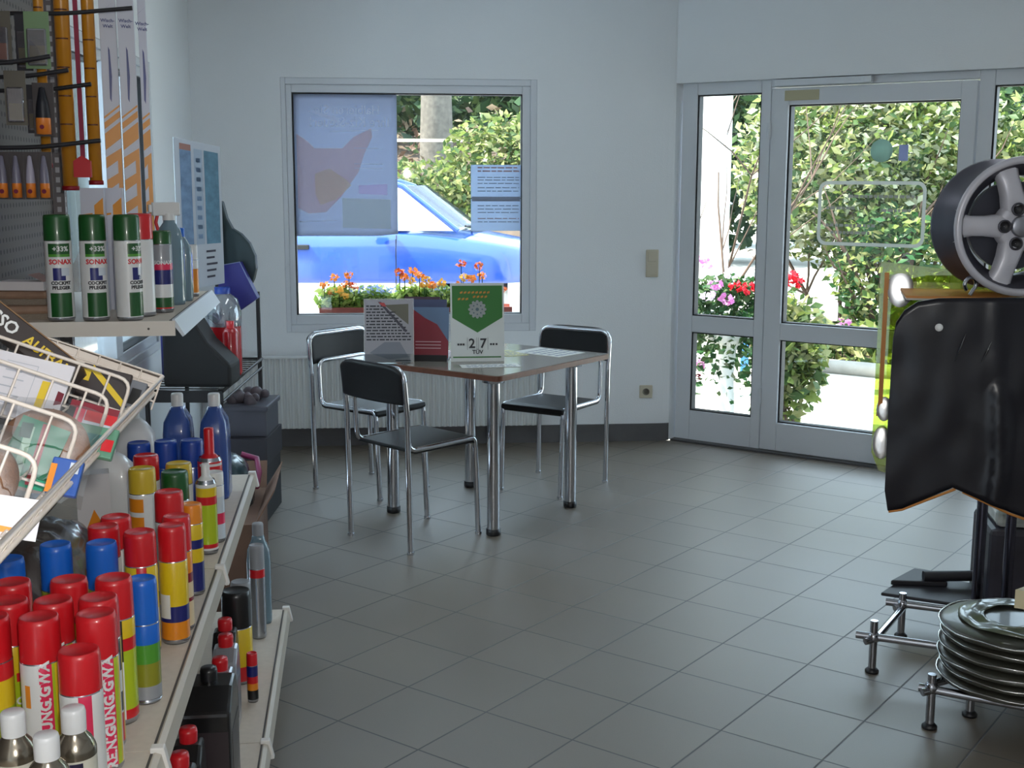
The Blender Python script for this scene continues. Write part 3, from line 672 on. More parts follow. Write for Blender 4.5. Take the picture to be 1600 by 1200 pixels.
PAD = mat('black_vinyl', (15, 14, 16), .45, spec=.35, bump=.15, bscale=300)
def make_chair():
    """seat faces +x; origin on the floor between the rear legs"""
    ch = thing('chair', 'x', 'chair')
    W = .205; r = .0125
    for s in (-1, 1):
        l = MB(); l.cyl((0, s*W, 0.004), (-.012, s*W, .60), r, seg=10); l.cyl((0, s*W, 0), (0, s*W, .012), r*1.25, seg=10); l.build('leg', CHROME, ch)
        l = MB(); l.cyl((.425, s*(W-.03), 0.004), (.405, s*(W-.03), .40), r, seg=10); l.cyl((.425, s*(W-.03), 0), (.425, s*(W-.03), .012), r*1.25, seg=10); l.build('leg', CHROME, ch)
    b = MB(); b.tube(round_path([(-.012, -W, .60), (-.030, -W, .797), (-.030, W, .797), (-.012, W, .60)], .06, 7), r, 10); b.build('back_frame', CHROME, ch)
    b = MB()
    b.tube(round_path([(.405, -(W-.03), .40), (.40, -(W-.03), .445), (.02, -(W-.03), .44), (.008, -(W-.03), .665), (.008, (W-.03), .665), (.02, (W-.03), .44), (.40, (W-.03), .445), (.405, (W-.03), .40)], .045, 5), r*.9, 10)
    b.cyl((.40, -W+.03, .437), (.40, W-.03, .437), r*.9, seg=10)
    b.build('seat_frame', CHROME, ch)
    q = MB()
    def bk(u, v):
        k = 2*u-1; e = abs(k)**6
        y = k*(W+.002); z = .645+(.168-.034*e)*v
        return (-.014-.018*v-.022*(1-k*k), y, z)
    q.grid(bk, 18, 8); bo = q.build('backrest', PAD, ch, solid=.034, bevel=.012)
    q = MB(); pr = [(.03, .447), (.38, .455), (.412, .448), (.418, .43), (.405, .412), (.385, .425), (.05, .425), (.03, .432)]
    q.prism(pr, -(W-.022), W-.022, 0, Matrix(((1, 0, 0, 0), (0, 0, -1, 0), (0, 1, 0, 0), (0, 0, 0, 1)))); q.build('seat', PAD, ch, bevel=.006)
    return ch
ch = make_chair()
ch['group'] = 'chairs round the table'
ch.location = (-.573, 5.205, 0); ch.rotation_euler = (0, 0, R(45)); ch['label'] = 'black and chrome chair nearest the viewer, its back to the room'
dup(ch, (-.883, 6.35, 0), R(-37.5), 'black and chrome chair left of the table, under the window')
dup(ch, (.318, 6.455, 0), R(-122), 'black and chrome chair right of the table, facing the room')
# --- things standing on the table
ZT = .7365
paper = mat('white_paper', (214, 216, 212), .6)
ink = mat('black_ink', (40, 40, 46), .6)
def face_cam(p, turn=0.):   # z-rotation that turns a board's front (-y) to the room
    return math.atan2(-p[0], p[1])*-1+turn if False else turn
# green plaque with the number 27
gsn = thing('inspection_sign', 'white table sign with green arrow field, seal and big number 27', 'sign', (-.16, 5.70, ZT), R(6))
b = MB(); T = Matrix.Rotation(R(-6), 4, 'X')
w2, h = .125, .365
b.box((-w2, 0, 0), (w2, .004, h), 0, T @ Matrix.Shear('XY', 4, (0, 0)) if False else T)
b.box((-w2, .0, 0), (w2, .09, .003)); b.add([(-.05, .036, .26), (.05, .036, .26), (.05, .11, 0), (-.05, .11, 0)], [(0, 1, 2, 3)])
b.build('plate', mat('white_card', (205, 208, 205), .5), gsn)
T2 = T @ Matrix.Translation((0, -.0006, 0))
b = MB(); b.add([(-w2+.008, 0, h-.012), (-w2+.008, 0, .205), (0, 0, .135), (w2-.008, 0, .205), (w2-.008, 0, h-.012)], [(0, 1, 2, 3, 4)], 0, False, T2); b.add([(-w2+.01, 0, .018), (w2-.015, 0, .018), (w2-.015, 0, .024), (-w2+.01, 0, .024)], [(0, 1, 2, 3)], 0, False, T2)
b.build('green_field', mat('sign_green', (40, 108, 40), .5), gsn)
b = MB(); M0 = T2 @ Matrix.Translation((0, -.0008, .243)) @ Matrix.Rotation(PI/2, 4, 'X')
b.lathe([(.001, 0), (.036, 0)], 24, 0, M0, False)
for k in range(12): b.lathe([(.001, 0), (.007, 0)], 10, 0, M0 @ Matrix.Translation((.036*math.cos(k*PI/6), .036*math.sin(k*PI/6), 0)), False)
for k in range(8): b.lathe([(.001, 0), (.0035, 0)], 10, 1, M0 @ Matrix.Translation((.023*math.cos(k*PI/4), .023*math.sin(k*PI/4), .0006)), False)
b.lathe([(.001, 0.0006), (.008, 0.0006)], 12, 1, M0, False)
b.build('seal', [mat('white_card', (205, 208, 205), .5), mat('seal_grey', (120, 140, 150), .6)], gsn)
fx = lambda x, z, T=T2: T @ Matrix.Translation((x, -.0012, z)) @ Matrix.Rotation(PI/2, 4, 'X')
b = MB(); add_text(b, '2', .062, fx(-.026, .083), bold=.0012); add_text(b, '7', .062, fx(.026, .083), bold=.0012); add_text(b, 'T\u00dcV', .026, fx(0, .044), bold=.0006)
for x in (-.09, -.078, -.066, .062, .074, .088): b.box((x-.004, -.001, .076), (x+.005, .0, .085), 0, T2)
b.build('lettering', ink, gsn)
b = MB()
for k, (x0, x1, z) in enumerate([(-.08, .05, .315), (-.09, -.04, .285), (-.02, .04, .295)]):
    x = x0
    while x < x1: b.add([(x, -.0012, z), (x+.012, -.0012, z+.004), (x+.012, -.0012, z+.013), (x, -.0012, z+.009)], [(0, 1, 2, 3)], 0, False, T2); x += .018
b.build('script_lines', mat('sign_orange', (190, 130, 50), .6), gsn)
# number frames
b = MB()
for x in (-.026, .026):
    for bx in ((x-.023, x-.021), (x+.021, x+.023)): b.box((bx[0], -.001, .055), (bx[1], .0, .112), 0, T2)
b.build('number_frame', mat('frame_grey', (140, 142, 140), .6), gsn)
# clear leaflet stand, left
ls = thing('leaflet_stand', 'clear stand with a printed leaflet at the left of the table', 'leaflet stand', (-.565, 5.62, ZT), R(4))
T = Matrix.Rotation(R(-8), 4, 'X'); w2, h = .115, .30
b = MB(); b.box((-w2, 0, 0), (w2, .003, h), 0, T); b.box((-w2, 0, 0), (w2, .10, .003)); b.box((-w2, -.03, 0), (w2, 0, .003)); b.box((-w2, -.031, 0), (w2, -.028, .05))
b.build('clear_holder', clear('acrylic', (.93, .95, .95), .5), ls)
b = MB(); b.box((-w2+.004, -.002, .006), (w2-.004, -.0008, h-.006), 0, T); b.build('leaflet', mat('grey_leaflet', (150, 146, 150), .5), ls)
b = MB(); rg = random.Random(8)
for k in range(12):
    z = .262-.014*k; x = -w2+.012; e = .02+.012*k if k > 1 else .0
    while x < min(-.03+e, w2-.02):
        q = rg.uniform(.008, .028); b.box((x, -.003, z), (x+q, -.0022, z+.006), 0, T); x += q+.005
b.box((.03, -.003, .012), (.10, -.0022, .017), 0, T)
b.build('print_lines', ink, ls)
b = MB(); b.add([(-.05, -.003, .285), (-.035, -.003, .285), (.085, -.003, .15), (.075, -.003, .145)], [(0, 1, 2, 3)], 0, False, T); b.add([(-.02, -.003, .27), (.09, -.003, .275), (.09, -.003, .18)], [(0, 1, 2)], 1, False, T)
b.add([(-.09, -.003, .05), (-.02, -.003, .10), (.05, -.003, .10), (.09, -.003, .03), (.0, -.003, .02)], [(0, 1, 2, 3, 4)], 2, False, T); b.add([(-.045, -.0033, .282), (-.02, -.0033, .28), (-.01, -.0033, .262), (-.03, -.0033, .265)], [(0, 1, 2, 3)], 3, False, T)
b.build('print_picture', [mat('print_dark', (70, 66, 76), .5), mat('print_olive', (96, 92, 78), .5), mat('print_grey', (118, 120, 128), .5), mat('print_red', (170, 60, 60), .5)], ls)
# red and blue brochures in a stand
bs_ = thing('brochure_stand', 'dark stand of red and blue brochures beside the clear leaflet stand', 'brochure stand', (-.415, 5.74, ZT), R(-4))
T = Matrix.Rotation(R(-12), 4, 'X')
b = MB(); b.box((-.10, -.035, 0), (.115, .10, .004)); b.box((-.10, -.038, 0), (.115, -.035, .03)); b.build('base', BLACK_P, bs_)
for k, (x, z, y, nm, rgb) in enumerate([(-.02, .305, .05, 'dark_brochure', (66, 40, 58)), (.015, .29, .03, 'navy_brochure', (58, 66, 96)), (.03, .25, .0, 'blue_brochure', (90, 112, 140))]):
    b = MB(); b.box((x-.085, y, .004), (x+.085, y+.006, z), 0, T); b.build('brochure', mat(nm, rgb, .35), bs_)
b = MB(); b.add([(-.055, -.0015, .01), (.115, -.0015, .01), (.115, -.0015, .09), (.06, -.0015, .17), (.0, -.0015, .20), (-.055, -.0015, .24)], [(0, 1, 2, 3, 4, 5)], 0, False, T)
for z in (.055, .070, .085): b.box((-.04, -.003, z), (.08, -.002, z+.004), 1, T)
b.build('red_cover', [mat('brochure_red', (126, 26, 42), .35), mat('print_pale', (190, 150, 156), .5)], bs_)
# papers lying on the table
for i, (x, y, rz, w_, h_, l, m) in enumerate([(.18, 6.02, 50, .21, .29, 'large white sheet lying at the right end of the table', paper), (-.02, 5.98, 30, .12, .2, 'yellowish leaflet lying behind the white table sign', mat('yellow_paper', (206, 204, 150), .6)), (-.29, 5.95, -20, .15, .21, 'pinkish leaflet lying behind the brochure stand', mat('pink_paper', (206, 180, 180), .6)), (-.10, 5.56, 10, .27, .10, 'white strip before the table sign, partly standing in for its reflection', paper)]):  # front strip partly stands in for the sign mirrored in the tabletop
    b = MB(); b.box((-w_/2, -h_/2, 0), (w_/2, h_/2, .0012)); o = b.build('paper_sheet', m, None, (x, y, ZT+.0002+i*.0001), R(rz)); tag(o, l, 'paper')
    b = MB(); rg = random.Random(i)
    for k in range(5):
        yy = -h_*.4+h_*.8*k/5; xx = -w_*.4
        while xx < w_*.38: q = rg.uniform(.01, .03); b.box((xx, yy, .0012), (xx+q, yy+h_*.06, .0015)); xx += q+.008
    b.build('print_lines', mat('print_bluegrey', (120, 128, 150), .6), o)
# --- posters on the window
ps = thing('window_poster', 'large blue advertising poster seen from behind on the left of the window', 'poster', tuple(OW), AW)
b = MB(); X0, X1, Z0, Z1 = -.882, -.285, 1.245, 2.062; V = .046
def curl(u, v):
    return (X0+(X1-X0)*u, V-.012*max(0, .06-v)*max(0, u-.8)*60, Z0+(Z1-Z0)*v+.012*max(0, .06-v)/.06*max(0, u-.8)*5)
b.grid(curl, 16, 24); po = b.build('sheet', mat('poster_blue', (172, 180, 198), .55, trans=.52), ps, solid=.0008)
b = MB(); V2 = V-.0014
def pp_(pts, mi): b.add([(X0+(X1-X0)*x, V2-.0002*mi, Z0+(Z1-Z0)*y) for x, y in pts], [tuple(range(len(pts)))], mi)
pp_([(.03, .72), (.13, .67), (.20, .62), (.33, .62), (.47, .62), (.58, .70), (.75, .76), (.76, .70), (.68, .58), (.62, .45), (.45, .28), (.30, .17), (.13, .16), (.03, .2)], 0)
pp_([(.20, .44), (.34, .48), (.50, .40), (.55, .36), (.40, .26), (.25, .22), (.2, .3)], 1)
pp_([(.46, .06), (.93, .05), (.93, .26), (.46, .27)], 2)
pp_([(.62, .30), (.90, .29), (.90, .37), (.62, .36)], 3)
for y in (.62, .51, .48): pp_([(.58, y), (.86, y-.004), (.86, y+.003), (.58, y+.004)], 4)
for y in (.735, .10): pp_([(.35 if y > .5 else .04, y), (.82 if y > .5 else .4, y+.01), (.82 if y > .5 else .4, y+.014), (.35 if y > .5 else .04, y+.006)], 4)
pp_([(.15, .875), (.30, .83), (.43, .79), (.45, .83), (.34, .85), (.20, .885)], 4)
b.build('picture', [mat('poster_fur', (236, 214, 206), .6, trans=0.9, var=.12, vscale=30), mat('poster_cream', (244, 228, 210), .6, trans=0.9, var=.1, vscale=40), mat('poster_beige', (226, 226, 214), .6, trans=0.9), mat('poster_pink', (240, 220, 232), .6, trans=0.9), mat('poster_light', (252, 252, 252), .6, trans=0.95)], ps)
b = MB(); lt = lambda x, z: Matrix.Translation((X0+(X1-X0)*x, V2-.0012, Z0+(Z1-Z0)*z)) @ Matrix.Rotation(PI/2, 4, 'X')
add_text(b, 'Halbieren Sie', .070, lt(.84, .885), mirror=True, align='LEFT', bold=.001); add_text(b, 'Ihre Kfz-Steuer!', .078, lt(.93, .80), mirror=True, align='LEFT', bold=.001, sx=.92)
b.build('lettering', mat('poster_lettering', (252, 252, 252), .6, trans=0.95), ps)
pn = thing('window_notice', 'two pale printed notices taped to the right side of the window', 'notice', tuple(OW), AW)
b = MB(); b.box((.145, .0475, 1.275), (.440, .0485, 1.462)); b.box((.145, .0475, 1.468), (.440, .0485, 1.66)); b.build('sheet', mat('notice_paper', (190, 204, 222), .6, trans=.45), pn)
b = MB(); rg = random.Random(3)
for k, z in enumerate((1.64, 1.62, 1.585, 1.57, 1.55, 1.525, 1.505, 1.42, 1.40, 1.38, 1.345, 1.325)):
    x = .185
    while x < .425: q = rg.uniform(.02, .05); b.box((x, .0465, z), (min(.43, x+q), .0474, z+(.008 if k < 2 else .005)), 1 if k < 2 or k == 10 else 0); x += q+.008
b.box((.150, .0466, 1.448), (.436, .0474, 1.475), 0)
b.build('print_lines', [mat('notice_grey', (150, 160, 178), .6, trans=.3), mat('notice_red', (190, 160, 164), .6, trans=.3)], pn)
# ================================================================== SHELVING ON THE LEFT
PG = Vector((-.843, 3.94, 0)); GV = Vector((math.cos(AL), math.sin(AL), 0)); NV = Vector((math.sin(AL), -math.cos(AL), 0))
TG = Matrix(((GV.x, NV.x, 0, PG.x), (GV.y, NV.y, 0, PG.y), (0, 0, 1, 0), (0, 0, 0, 1)))   # (s, d, z): s along (0 = far end), d towards the aisle
def GP(s, d, z=0): p = PG+GV*s+NV*d; return (p.x, p.y, z)
beige = mat('shelf_beige', (206, 196, 182), .45, var=.04, vscale=60)
shelf_w = mat('shelf_white', (222, 216, 206), .4)
strip_m = mat('price_strip', (192, 184, 170), .3)
rail_d = mat('strip_groove', (70, 66, 64), .5)
BK = -.58
gon = thing('shelf_rack', 'cream metal shelf rack along the left wall carrying spray cans', 'shelving')
def perf_material():
    m = bpy.data.materials.new('perforated_panel'); m.use_nodes = True; nt = m.node_tree; b = nt.nodes['Principled BSDF']; N = nt.nodes.new; L = nt.links.new
    tc = N('ShaderNodeTexCoord'); d = N('ShaderNodeVectorMath'); d.operation = 'DOT_PRODUCT'; d.inputs[1].default_value = (GV.x/.03, GV.y/.03, 0); L(tc.outputs['Object'], d.inputs[0])
    sp = N('ShaderNodeSeparateXYZ'); L(tc.outputs['Object'], sp.inputs[0])
    sc = N('ShaderNodeMath'); sc.operation = 'MULTIPLY'; sc.inputs[1].default_value = 1/.03; L(sp.outputs[2], sc.inputs[0])
    sq = []
    for q in (d.outputs['Value'], sc.outputs[0]):
        pz = N('ShaderNodeMath'); pz.operation = 'PINGPONG'; pz.inputs[1].default_value = .5; L(q, pz.inputs[0]); pw = N('ShaderNodeMath'); pw.operation = 'POWER'; pw.inputs[1].default_value = 2; L(pz.outputs[0], pw.inputs[0]); sq.append(pw)
    ad = N('ShaderNodeMath'); L(sq[0].outputs[0], ad.inputs[0]); L(sq[1].outputs[0], ad.inputs[1])
    lt = N('ShaderNodeMath'); lt.operation = 'LESS_THAN'; lt.inputs[1].default_value = .05; L(ad.outputs[0], lt.inputs[0])
    mx = N('ShaderNodeMix'); mx.data_type = 'RGBA'; mx.inputs[6].default_value = (*lin((98, 92, 90)), 1); mx.inputs[7].default_value = (*lin((50, 46, 46)), 1); L(lt.outputs[0], mx.inputs[0]); L(mx.outputs[2], b.inputs['Base Color'])
    b.inputs['Roughness'].default_value = .6; return m
b = MB(); b.box((-3.2, BK-.02, .10), (0, BK, 2.25), 0, TG); b.build('back_panel', perf_material(), gon)
for s in (0, -1.0, -2.0, -3.0):
    u = MB(); u.box((s-.02, BK-.025, 0), (s+.012, BK+.035, 2.28), 0, TG)
    for k in range(60): u.box((s-.021, BK+.012, .42+k*.03), (s-.0195, BK+.024, .436+k*.03), 1, TG)
    for k in range(60): u.box((s-.012, BK+.0345, .42+k*.03), (s-.004, BK+.0355, .436+k*.03), 1, TG)
    u.build('upright', [mat('upright_grey', (112, 106, 108), .5), mat('slot_light', (186, 186, 190), .5)], gon)
def shelf(s0, s1, d1, z, th=.03, name='shelf', d0=BK+.03, strip=True):
    q = MB(); q.box((s0, d0, z-.004), (s1-.003, d1-.006, z), 0, TG); q.box((s0, d0, z-th), (s1-.003, d1-.02, z-.004), 0, TG)
    o = q.build(name, beige, gon)
    if strip:
        p = MB()   # slanted price rail along the front edge
        prof = [(d1-.012, z+.002), (d1-.009, z+.003), (d1+.001, z-.001), (d1+.008, z-.030), (d1+.003, z-.031), (d1-.006, z-.006), (d1-.012, z-.002)]
        p.prism(prof, 0, s1-s0-.014, 0, TG @ Matrix(((0, 0, 1, s0+.007), (1, 0, 0, 0), (0, 1, 0, 0), (0, 0, 0, 1))))
        p.box((s0+.007, d1-.017, z), (s1-.007, d1-.0118, z+.0012), 1, TG); p.build('price_rail', [strip_m, rail_d], o)
    return o
def end_cap(s, d1, z, parent):
    e = MB(); e.prism([(d1-.018, z+.010), (d1+.005, z+.010), (d1+.016, z-.040), (d1+.006, z-.042), (d1-.004, z-.008), (d1-.018, z-.006)], -.010, .010, 0, TG @ Matrix(((0, 0, 1, s), (1, 0, 0, 0), (0, 1, 0, 0), (0, 0, 0, 1))))
    e.build('end_clip', mat('clip_white', (226, 224, 220), .35), parent, bevel=.002)
ZB, ZM, ZU = .155, .62, 1.2225
for k in range(3):
    s1 = -k*1.0; s0 = s1-1.0
    a = shelf(s0, s1, .097, ZB, .05, 'base_shelf'); end_cap(s1-.004, .097, ZB, a)
    a = shelf(s0, s1, 0, ZM, .03); end_cap(s1-.004, 0, ZM, a)
pl = MB(); pl.box((-3.0, BK, 0), (-.002, .075, ZB-.052), 0, TG); pl.build('plinth', mat('plinth_grey', (96, 92, 88), .6), gon)
# upper shelf with a turned-down white rim (only over the far bay)
US0, US1, UD = -.875, -.02, -.112
q = MB(); q.box((US0, BK+.03, ZU-.004), (US1, UD, ZU), 0, TG); q.build('upper_shelf', beige, gon)
q = MB(); q.box((US0-.006, BK+.03, ZU-.036), (US0, UD+.004, ZU+.001), 0, TG); q.cyl(TG @ Vector((US0-.007, UD-.06, ZU-.018)), TG @ Vector((US0-.005, UD-.06, ZU-.018)), .003, seg=8, mi=1); q.build('shelf_end_rim', [shelf_w, rail_d], gon)
q = MB(); q.prism([(UD-.004, ZU+.004), (UD+.002, ZU+.004), (UD+.026, ZU-.036), (UD+.020, ZU-.040), (UD-.004, ZU-.006)], 0, US1-US0-.012, 0, TG @ Matrix(((0, 0, 1, US0+.006), (1, 0, 0, 0), (0, 1, 0, 0), (0, 0, 0, 1)))); q.box((US0+.006, UD-.012, ZU), (US1-.006, UD-.005, ZU+.001), 1, TG); q.build('price_rail', [mat('rail_pale', (206, 212, 220), .3), rail_d], gon)

# ------------------------------------------------------------------ cans
C = dict(red=(206, 28, 38), blue=(24, 102, 206), dblue=(26, 66, 160), yel=(222, 190, 30), lime=(176, 196, 34), green=(26, 84, 36), lgreen=(80, 150, 50), white=(222, 224, 224), silver=(170, 174, 182), black=(24, 24, 26), navy=(30, 36, 110), orange=(228, 138, 30), cream=(222, 200, 160), wine=(130, 20, 40), olive=(140, 140, 40), pink=(222, 50, 90), grey=(150, 154, 160), teal=(20, 110, 110), pale=(200, 210, 222), gold=(206, 176, 50))
def cm_(k): return mat('can_'+k, C[k], .30 if k != 'silver' else .22, .85 if k == 'silver' else 0., coat=.3)
CAP_R = mat('cap_red', (206, 26, 36), .32, coat=.25)
def capmat(k): return mat('cap_'+k, C[k], .34, coat=.2)
def can(name, label, cat, s, d, z, H, r, cap, caph, bands, stripes=(), texts=(), turn=0., capr=None, dome=True, group=None, spray=False):
    """aerosol: bands = [(fraction of body height, colour)] from the bottom; stripes = [(angle from the viewer, half width, f0, f1, colour)]"""
    X = GP(s, d, z); root = thing(name, label, cat, X, math.atan2(X[1], X[0])+PI+R(turn), group)   # local +x looks at the viewer
    hb = H-caph; seg = 40
    cols = []
    def ci(k):
        if k not in cols: cols.append(k)
        return cols.index(k)
    ci('silver')
    zs = sorted(set([0.03, 1.0]+[f for f, _ in bands]+[f for s_ in stripes for f in s_[2:4]]))
    prof = [(.001, .004), (r*.80, .004), (r*.90, 0), (r, .006)]; tagz = [None]*3
    for f in zs:
        prof.append((r, .006+(hb-.012)*f)); tagz.append(f)
    prof += [(r*.93, hb-.002), (r*.86, hb+.004)]
    nb = len(prof)
    def mi(i, a):
        z0 = prof[i][1]; z1 = prof[i+1][1]; 
        if i < 3 or i >= nb-3: return 0
        f = ((z0+z1)/2-.006)/(hb-.012)
        if f < .025: return 0
        a = (a+PI) % (2*PI)-PI
        col = bands[-1][1]
        for ff, c in bands:
            if f <= ff+1e-6: col = c; break
        for (a0, hw, f0, f1, c) in stripes:
            da = (a-R(a0)+PI) % (2*PI)-PI
            if abs(da) <= R(hw) and f0-1e-6 <= f <= f1+1e-6: col = c
        return ci(col)
    m = MB(); m.lathe(prof, seg, mi, close=False); bo = m.build('can_body', [cm_(k) for k in cols], root)
    cr = capr or r*.985
    m = MB()
    if spray: m.lathe([(cr*.9, hb-.002), (cr*.55, hb+.010), (cr*.42, hb+.014), (cr*.42, hb+caph-.004), (cr*.36, hb+caph), (.001, hb+caph)], 20)
    else: m.lathe([(cr, hb-.004), (cr*.985, hb+caph*.86), (cr*.93, hb+caph-.001), (cr*.86, hb+caph), (cr*.78, hb+caph-.0025), (.001, hb+caph-.0025)], 36)
    m.build('cap', capmat(cap), root)
    if texts:
        m = MB(); tc_ = []
        for (st, size, ang, f, up, col, bold) in texts:
            if col not in tc_: tc_.append(col)
            text_on_can(m, st, size, r, R(ang), .006+(hb-.012)*f, tc_.index(col), up, bold=bold)
        m.build('lettering', [cm_(k) if k != 'black' else ink for k in tc_], bo)
    return root
K = 'spray cans on the long shelf'
REIN = [('REINIGUNG/GWA', .0235, 0, .52, True, 'white', .0010)]
def reinigung(label, s, d, off, lime=False):
    st = [(off, 17, .03, 1, 'pink'), (off+17+9, 9, .03, 1, 'lime'), (off+17+9+14, 6, .03, 1, 'yel')]
    tx = [(a, b, off, f, u, c, bo) for (a, b, _, f, u, c, bo) in REIN]
    return can('spray_can', label, 'spray can', s, d, ZM, .265, .0325, 'red', .066, [(.03, 'silver'), (1, 'white')], st+[(off-52, 10, .62, .82, 'orange')], tx, group=K)
can('spray_can', 'red-capped spray can nearest the aisle, flammable symbol on white label', 'spray can', -2.131, -.096, ZM, .235, .0325, 'red', .060, [(.03, 'silver'), (1, 'white')], [(8, 18, .03, 1, 'pink'), (-38, 13, .55, .9, 'cream'), (-38, 9, .6, .84, 'orange')], [('GWA', .02, 8, .45, True, 'white', .001)], group=K)
reinigung('second red-capped cleaner can from the aisle, behind the flammable-symbol can', -2.056, -.172, 6)
reinigung('red-capped cleaner can with upright white lettering at the aisle edge', -2.050, -.085, 26)
can('spray_can', 'red-capped lime can cut by the left picture edge', 'spray can', -2.05, -.250, ZM, .265, .0325, 'red', .066, [(.03, 'silver'), (.6, 'lime'), (.85, 'yel'), (1, 'red')], [], [('SO 10', .022, 8, .45, False, 'white', .0006)], group=K)
can('spray_can', 'red-capped can with yellow band and green and white label at far left', 'spray can', -1.972, -.240, ZM, .265, .0325, 'red', .066, [(.03, 'silver'), (.75, 'lime'), (1, 'yel')], [(-12, 16, .03, .74, 'white'), (22, 12, .68, .76, 'red')], [('SO 10', .018, 30, .5, False, 'white', .0006)], group=K)
reinigung('red-capped cleaner can in the second row, left of centre', -1.977, -.168, 10)
can('spray_can', 'red-capped can with black and white band in the second row', 'spray can', -1.972, -.096, ZM, .265, .0325, 'red', .066, [(.03, 'silver'), (.3, 'red'), (.6, 'white'), (1, 'white')], [(52, 20, .70, 1, 'black'), (52, 20, .32, .5, 'black'), (80, 8, .03, 1, 'yel')], [], group=K)
can('spray_can', 'red-capped can at the left of the third row', 'spray can', -1.873, -.260, ZM, .265, .0325, 'red', .066, [(.03, 'silver'), (1, 'white')], [(0, 18, .03, 1, 'pink')], [], group=K)
can('spray_can', 'red-capped can in the middle of the third row before the blue caps', 'spray can', -1.870, -.166, ZM, .265, .0325, 'red', .066, [(.03, 'silver'), (1, 'lime')], [(0, 20, .03, .6, 'white')], [], group=K)
can('spray_can', 'red-capped can, black stripe over yellow and red label, right end of third row', 'spray can', -1.868, -.091, ZM, .265, .0325, 'red', .066, [(.03, 'silver'), (.12, 'red'), (.70, 'lime'), (.82, 'red'), (1, 'yel')], [(-8, 22, .60, 1, 'black'), (-8, 22, .03, .6, 'white')], [], group=K)
for i, (s, d, l) in enumerate([(-1.668, -.322, 'blue-capped can half hidden under the wire basket'), (-1.580, -.255, 'left of the two tall blue caps behind the red caps'), (-1.580, -.168, 'right of the two tall blue caps behind the red caps')]):
    can('spray_can', l, 'spray can', s, d, ZM, .245, .031, 'blue', .085, [(.03, 'silver'), (1, 'olive')], [], [], group=K)
can('spray_can', 'slim blue-topped can with green to olive label at the shelf edge', 'spray can', -1.786, -.058, ZM, .235, .0275, 'blue', .078, [(.03, 'silver'), (.2, 'grey'), (.5, 'olive'), (.75, 'lgreen'), (1, 'blue')], [(-30, 16, .0, .0, 'white')], [], capr=.027, group=K)
can('spray_can', 'red-capped can with red and yellow label behind the slim blue can', 'spray can', -1.545, -.100, ZM, .255, .032, 'red', .062, [(.03, 'silver'), (1, 'yel')], [(0, 20, .03, 1, 'red'), (60, 12, .1, .5, 'white')], [('A', .03, 2, .85, False, 'white', .001)], group=K)
can('spray_can', 'red-capped can with white cap sticker and yellow label', 'spray can', -1.487, -.046, ZM, .25, .029, 'red', .068, [(.03, 'silver'), (.25, 'orange'), (.45, 'navy'), (1, 'yel')], [(-45, 25, .3, .6, 'white')], [], group=K)
can('spray_can', 'red-capped can with orange and cream banded label at the shelf edge', 'spray can', -1.415, -.046, ZM, .25, .0295, 'red', .070, [(.03, 'silver'), (.35, 'cream'), (.40, 'wine'), (.6, 'cream'), (.72, 'wine'), (1, 'orange')], [], [], group=K)
can('spray_can', 'red-capped can far back in front of the yellow-capped can', 'spray can', -1.425, -.168, ZM, .255, .032, 'red', .06, [(1, 'white')], [], [], group=K)
can('spray_can', 'red-capped can partly hidden behind the right blue cap', 'spray can', -1.495, -.180, ZM, .255, .032, 'red', .06, [(1, 'white')], [], [], group=K)
can('spray_can', 'tall white can under a red cap with a white cap sticker', 'spray can', -1.241, -.086, ZM, .26, .0325, 'red', .062, [(.03, 'silver'), (.08, 'red'), (.14, 'lgreen'), (1, 'white')], [(55, 12, .25, .42, 'navy'), (-40, 10, .4, .9, 'grey')], [], group=K)
can('spray_can', 'narrow navy and yellow can with an orange cap at the shelf edge', 'spray can', -1.185, -.046, ZM, .215, .025, 'orange', .04, [(.03, 'silver'), (.45, 'navy'), (.65, 'yel'), (.78, 'navy'), (1, 'yel')], [], [], group=K)
can('spray_can', 'yellow-capped can with orange striped white label', 'spray can', -1.010, -.182, ZM, .262, .033, 'gold', .055, [(.03, 'silver'), (.2, 'orange'), (.28, 'white'), (.48, 'orange'), (.54, 'white'), (.72, 'orange'), (.78, 'white'), (.95, 'orange'), (1, 'white')], [(32, 28, .03, 1, 'white')], [], group=K)
can('spray_can', 'dark green-capped white can beside the yellow nozzle bottle', 'spray can', -.925, -.118, ZM, .232, .0345, 'green', .066, [(.03, 'silver'), (1, 'white')], [], [], group=K)
can('spray_can', 'yellow-capped can just behind the dark green cap', 'spray can', -.800, -.125, ZM, .225, .034, 'gold', .05, [(.03, 'silver'), (1, 'white')], [], [], group=K)
can('spray_can', 'red-capped can behind the yellow-capped can', 'spray can', -.810, -.205, ZM, .25, .033, 'red', .06, [(1, 'white')], [], [], group=K)
can('nozzle_bottle', 'yellow bottle with red patch and white spray nozzle', 'spray bottle', -.862, -.050, ZM, .235, .026, 'white', .045, [(.06, 'white'), (.12, 'red'), (.70, 'lime'), (.82, 'red'), (.95, 'yel'), (1, 'white')], [], [], spray=True)
can('spray_can', 'thin white and pink can right behind the yellow nozzle bottle', 'spray can', -.760, -.040, ZM, .19, .024, 'white', .03, [(.03, 'silver'), (.3, 'pale'), (.5, 'pink'), (.8, 'pale'), (1, 'white')], [], [], group=K)
can('fuel_bottle', 'tall red bottle with a pale collar beside the blue jug', 'bottle', -.595, -.070, ZM, .275, .0335, 'red', .085, [(.03, 'red'), (1, 'red')], [(10, 60, .93, .97, 'white')], [], spray=True)
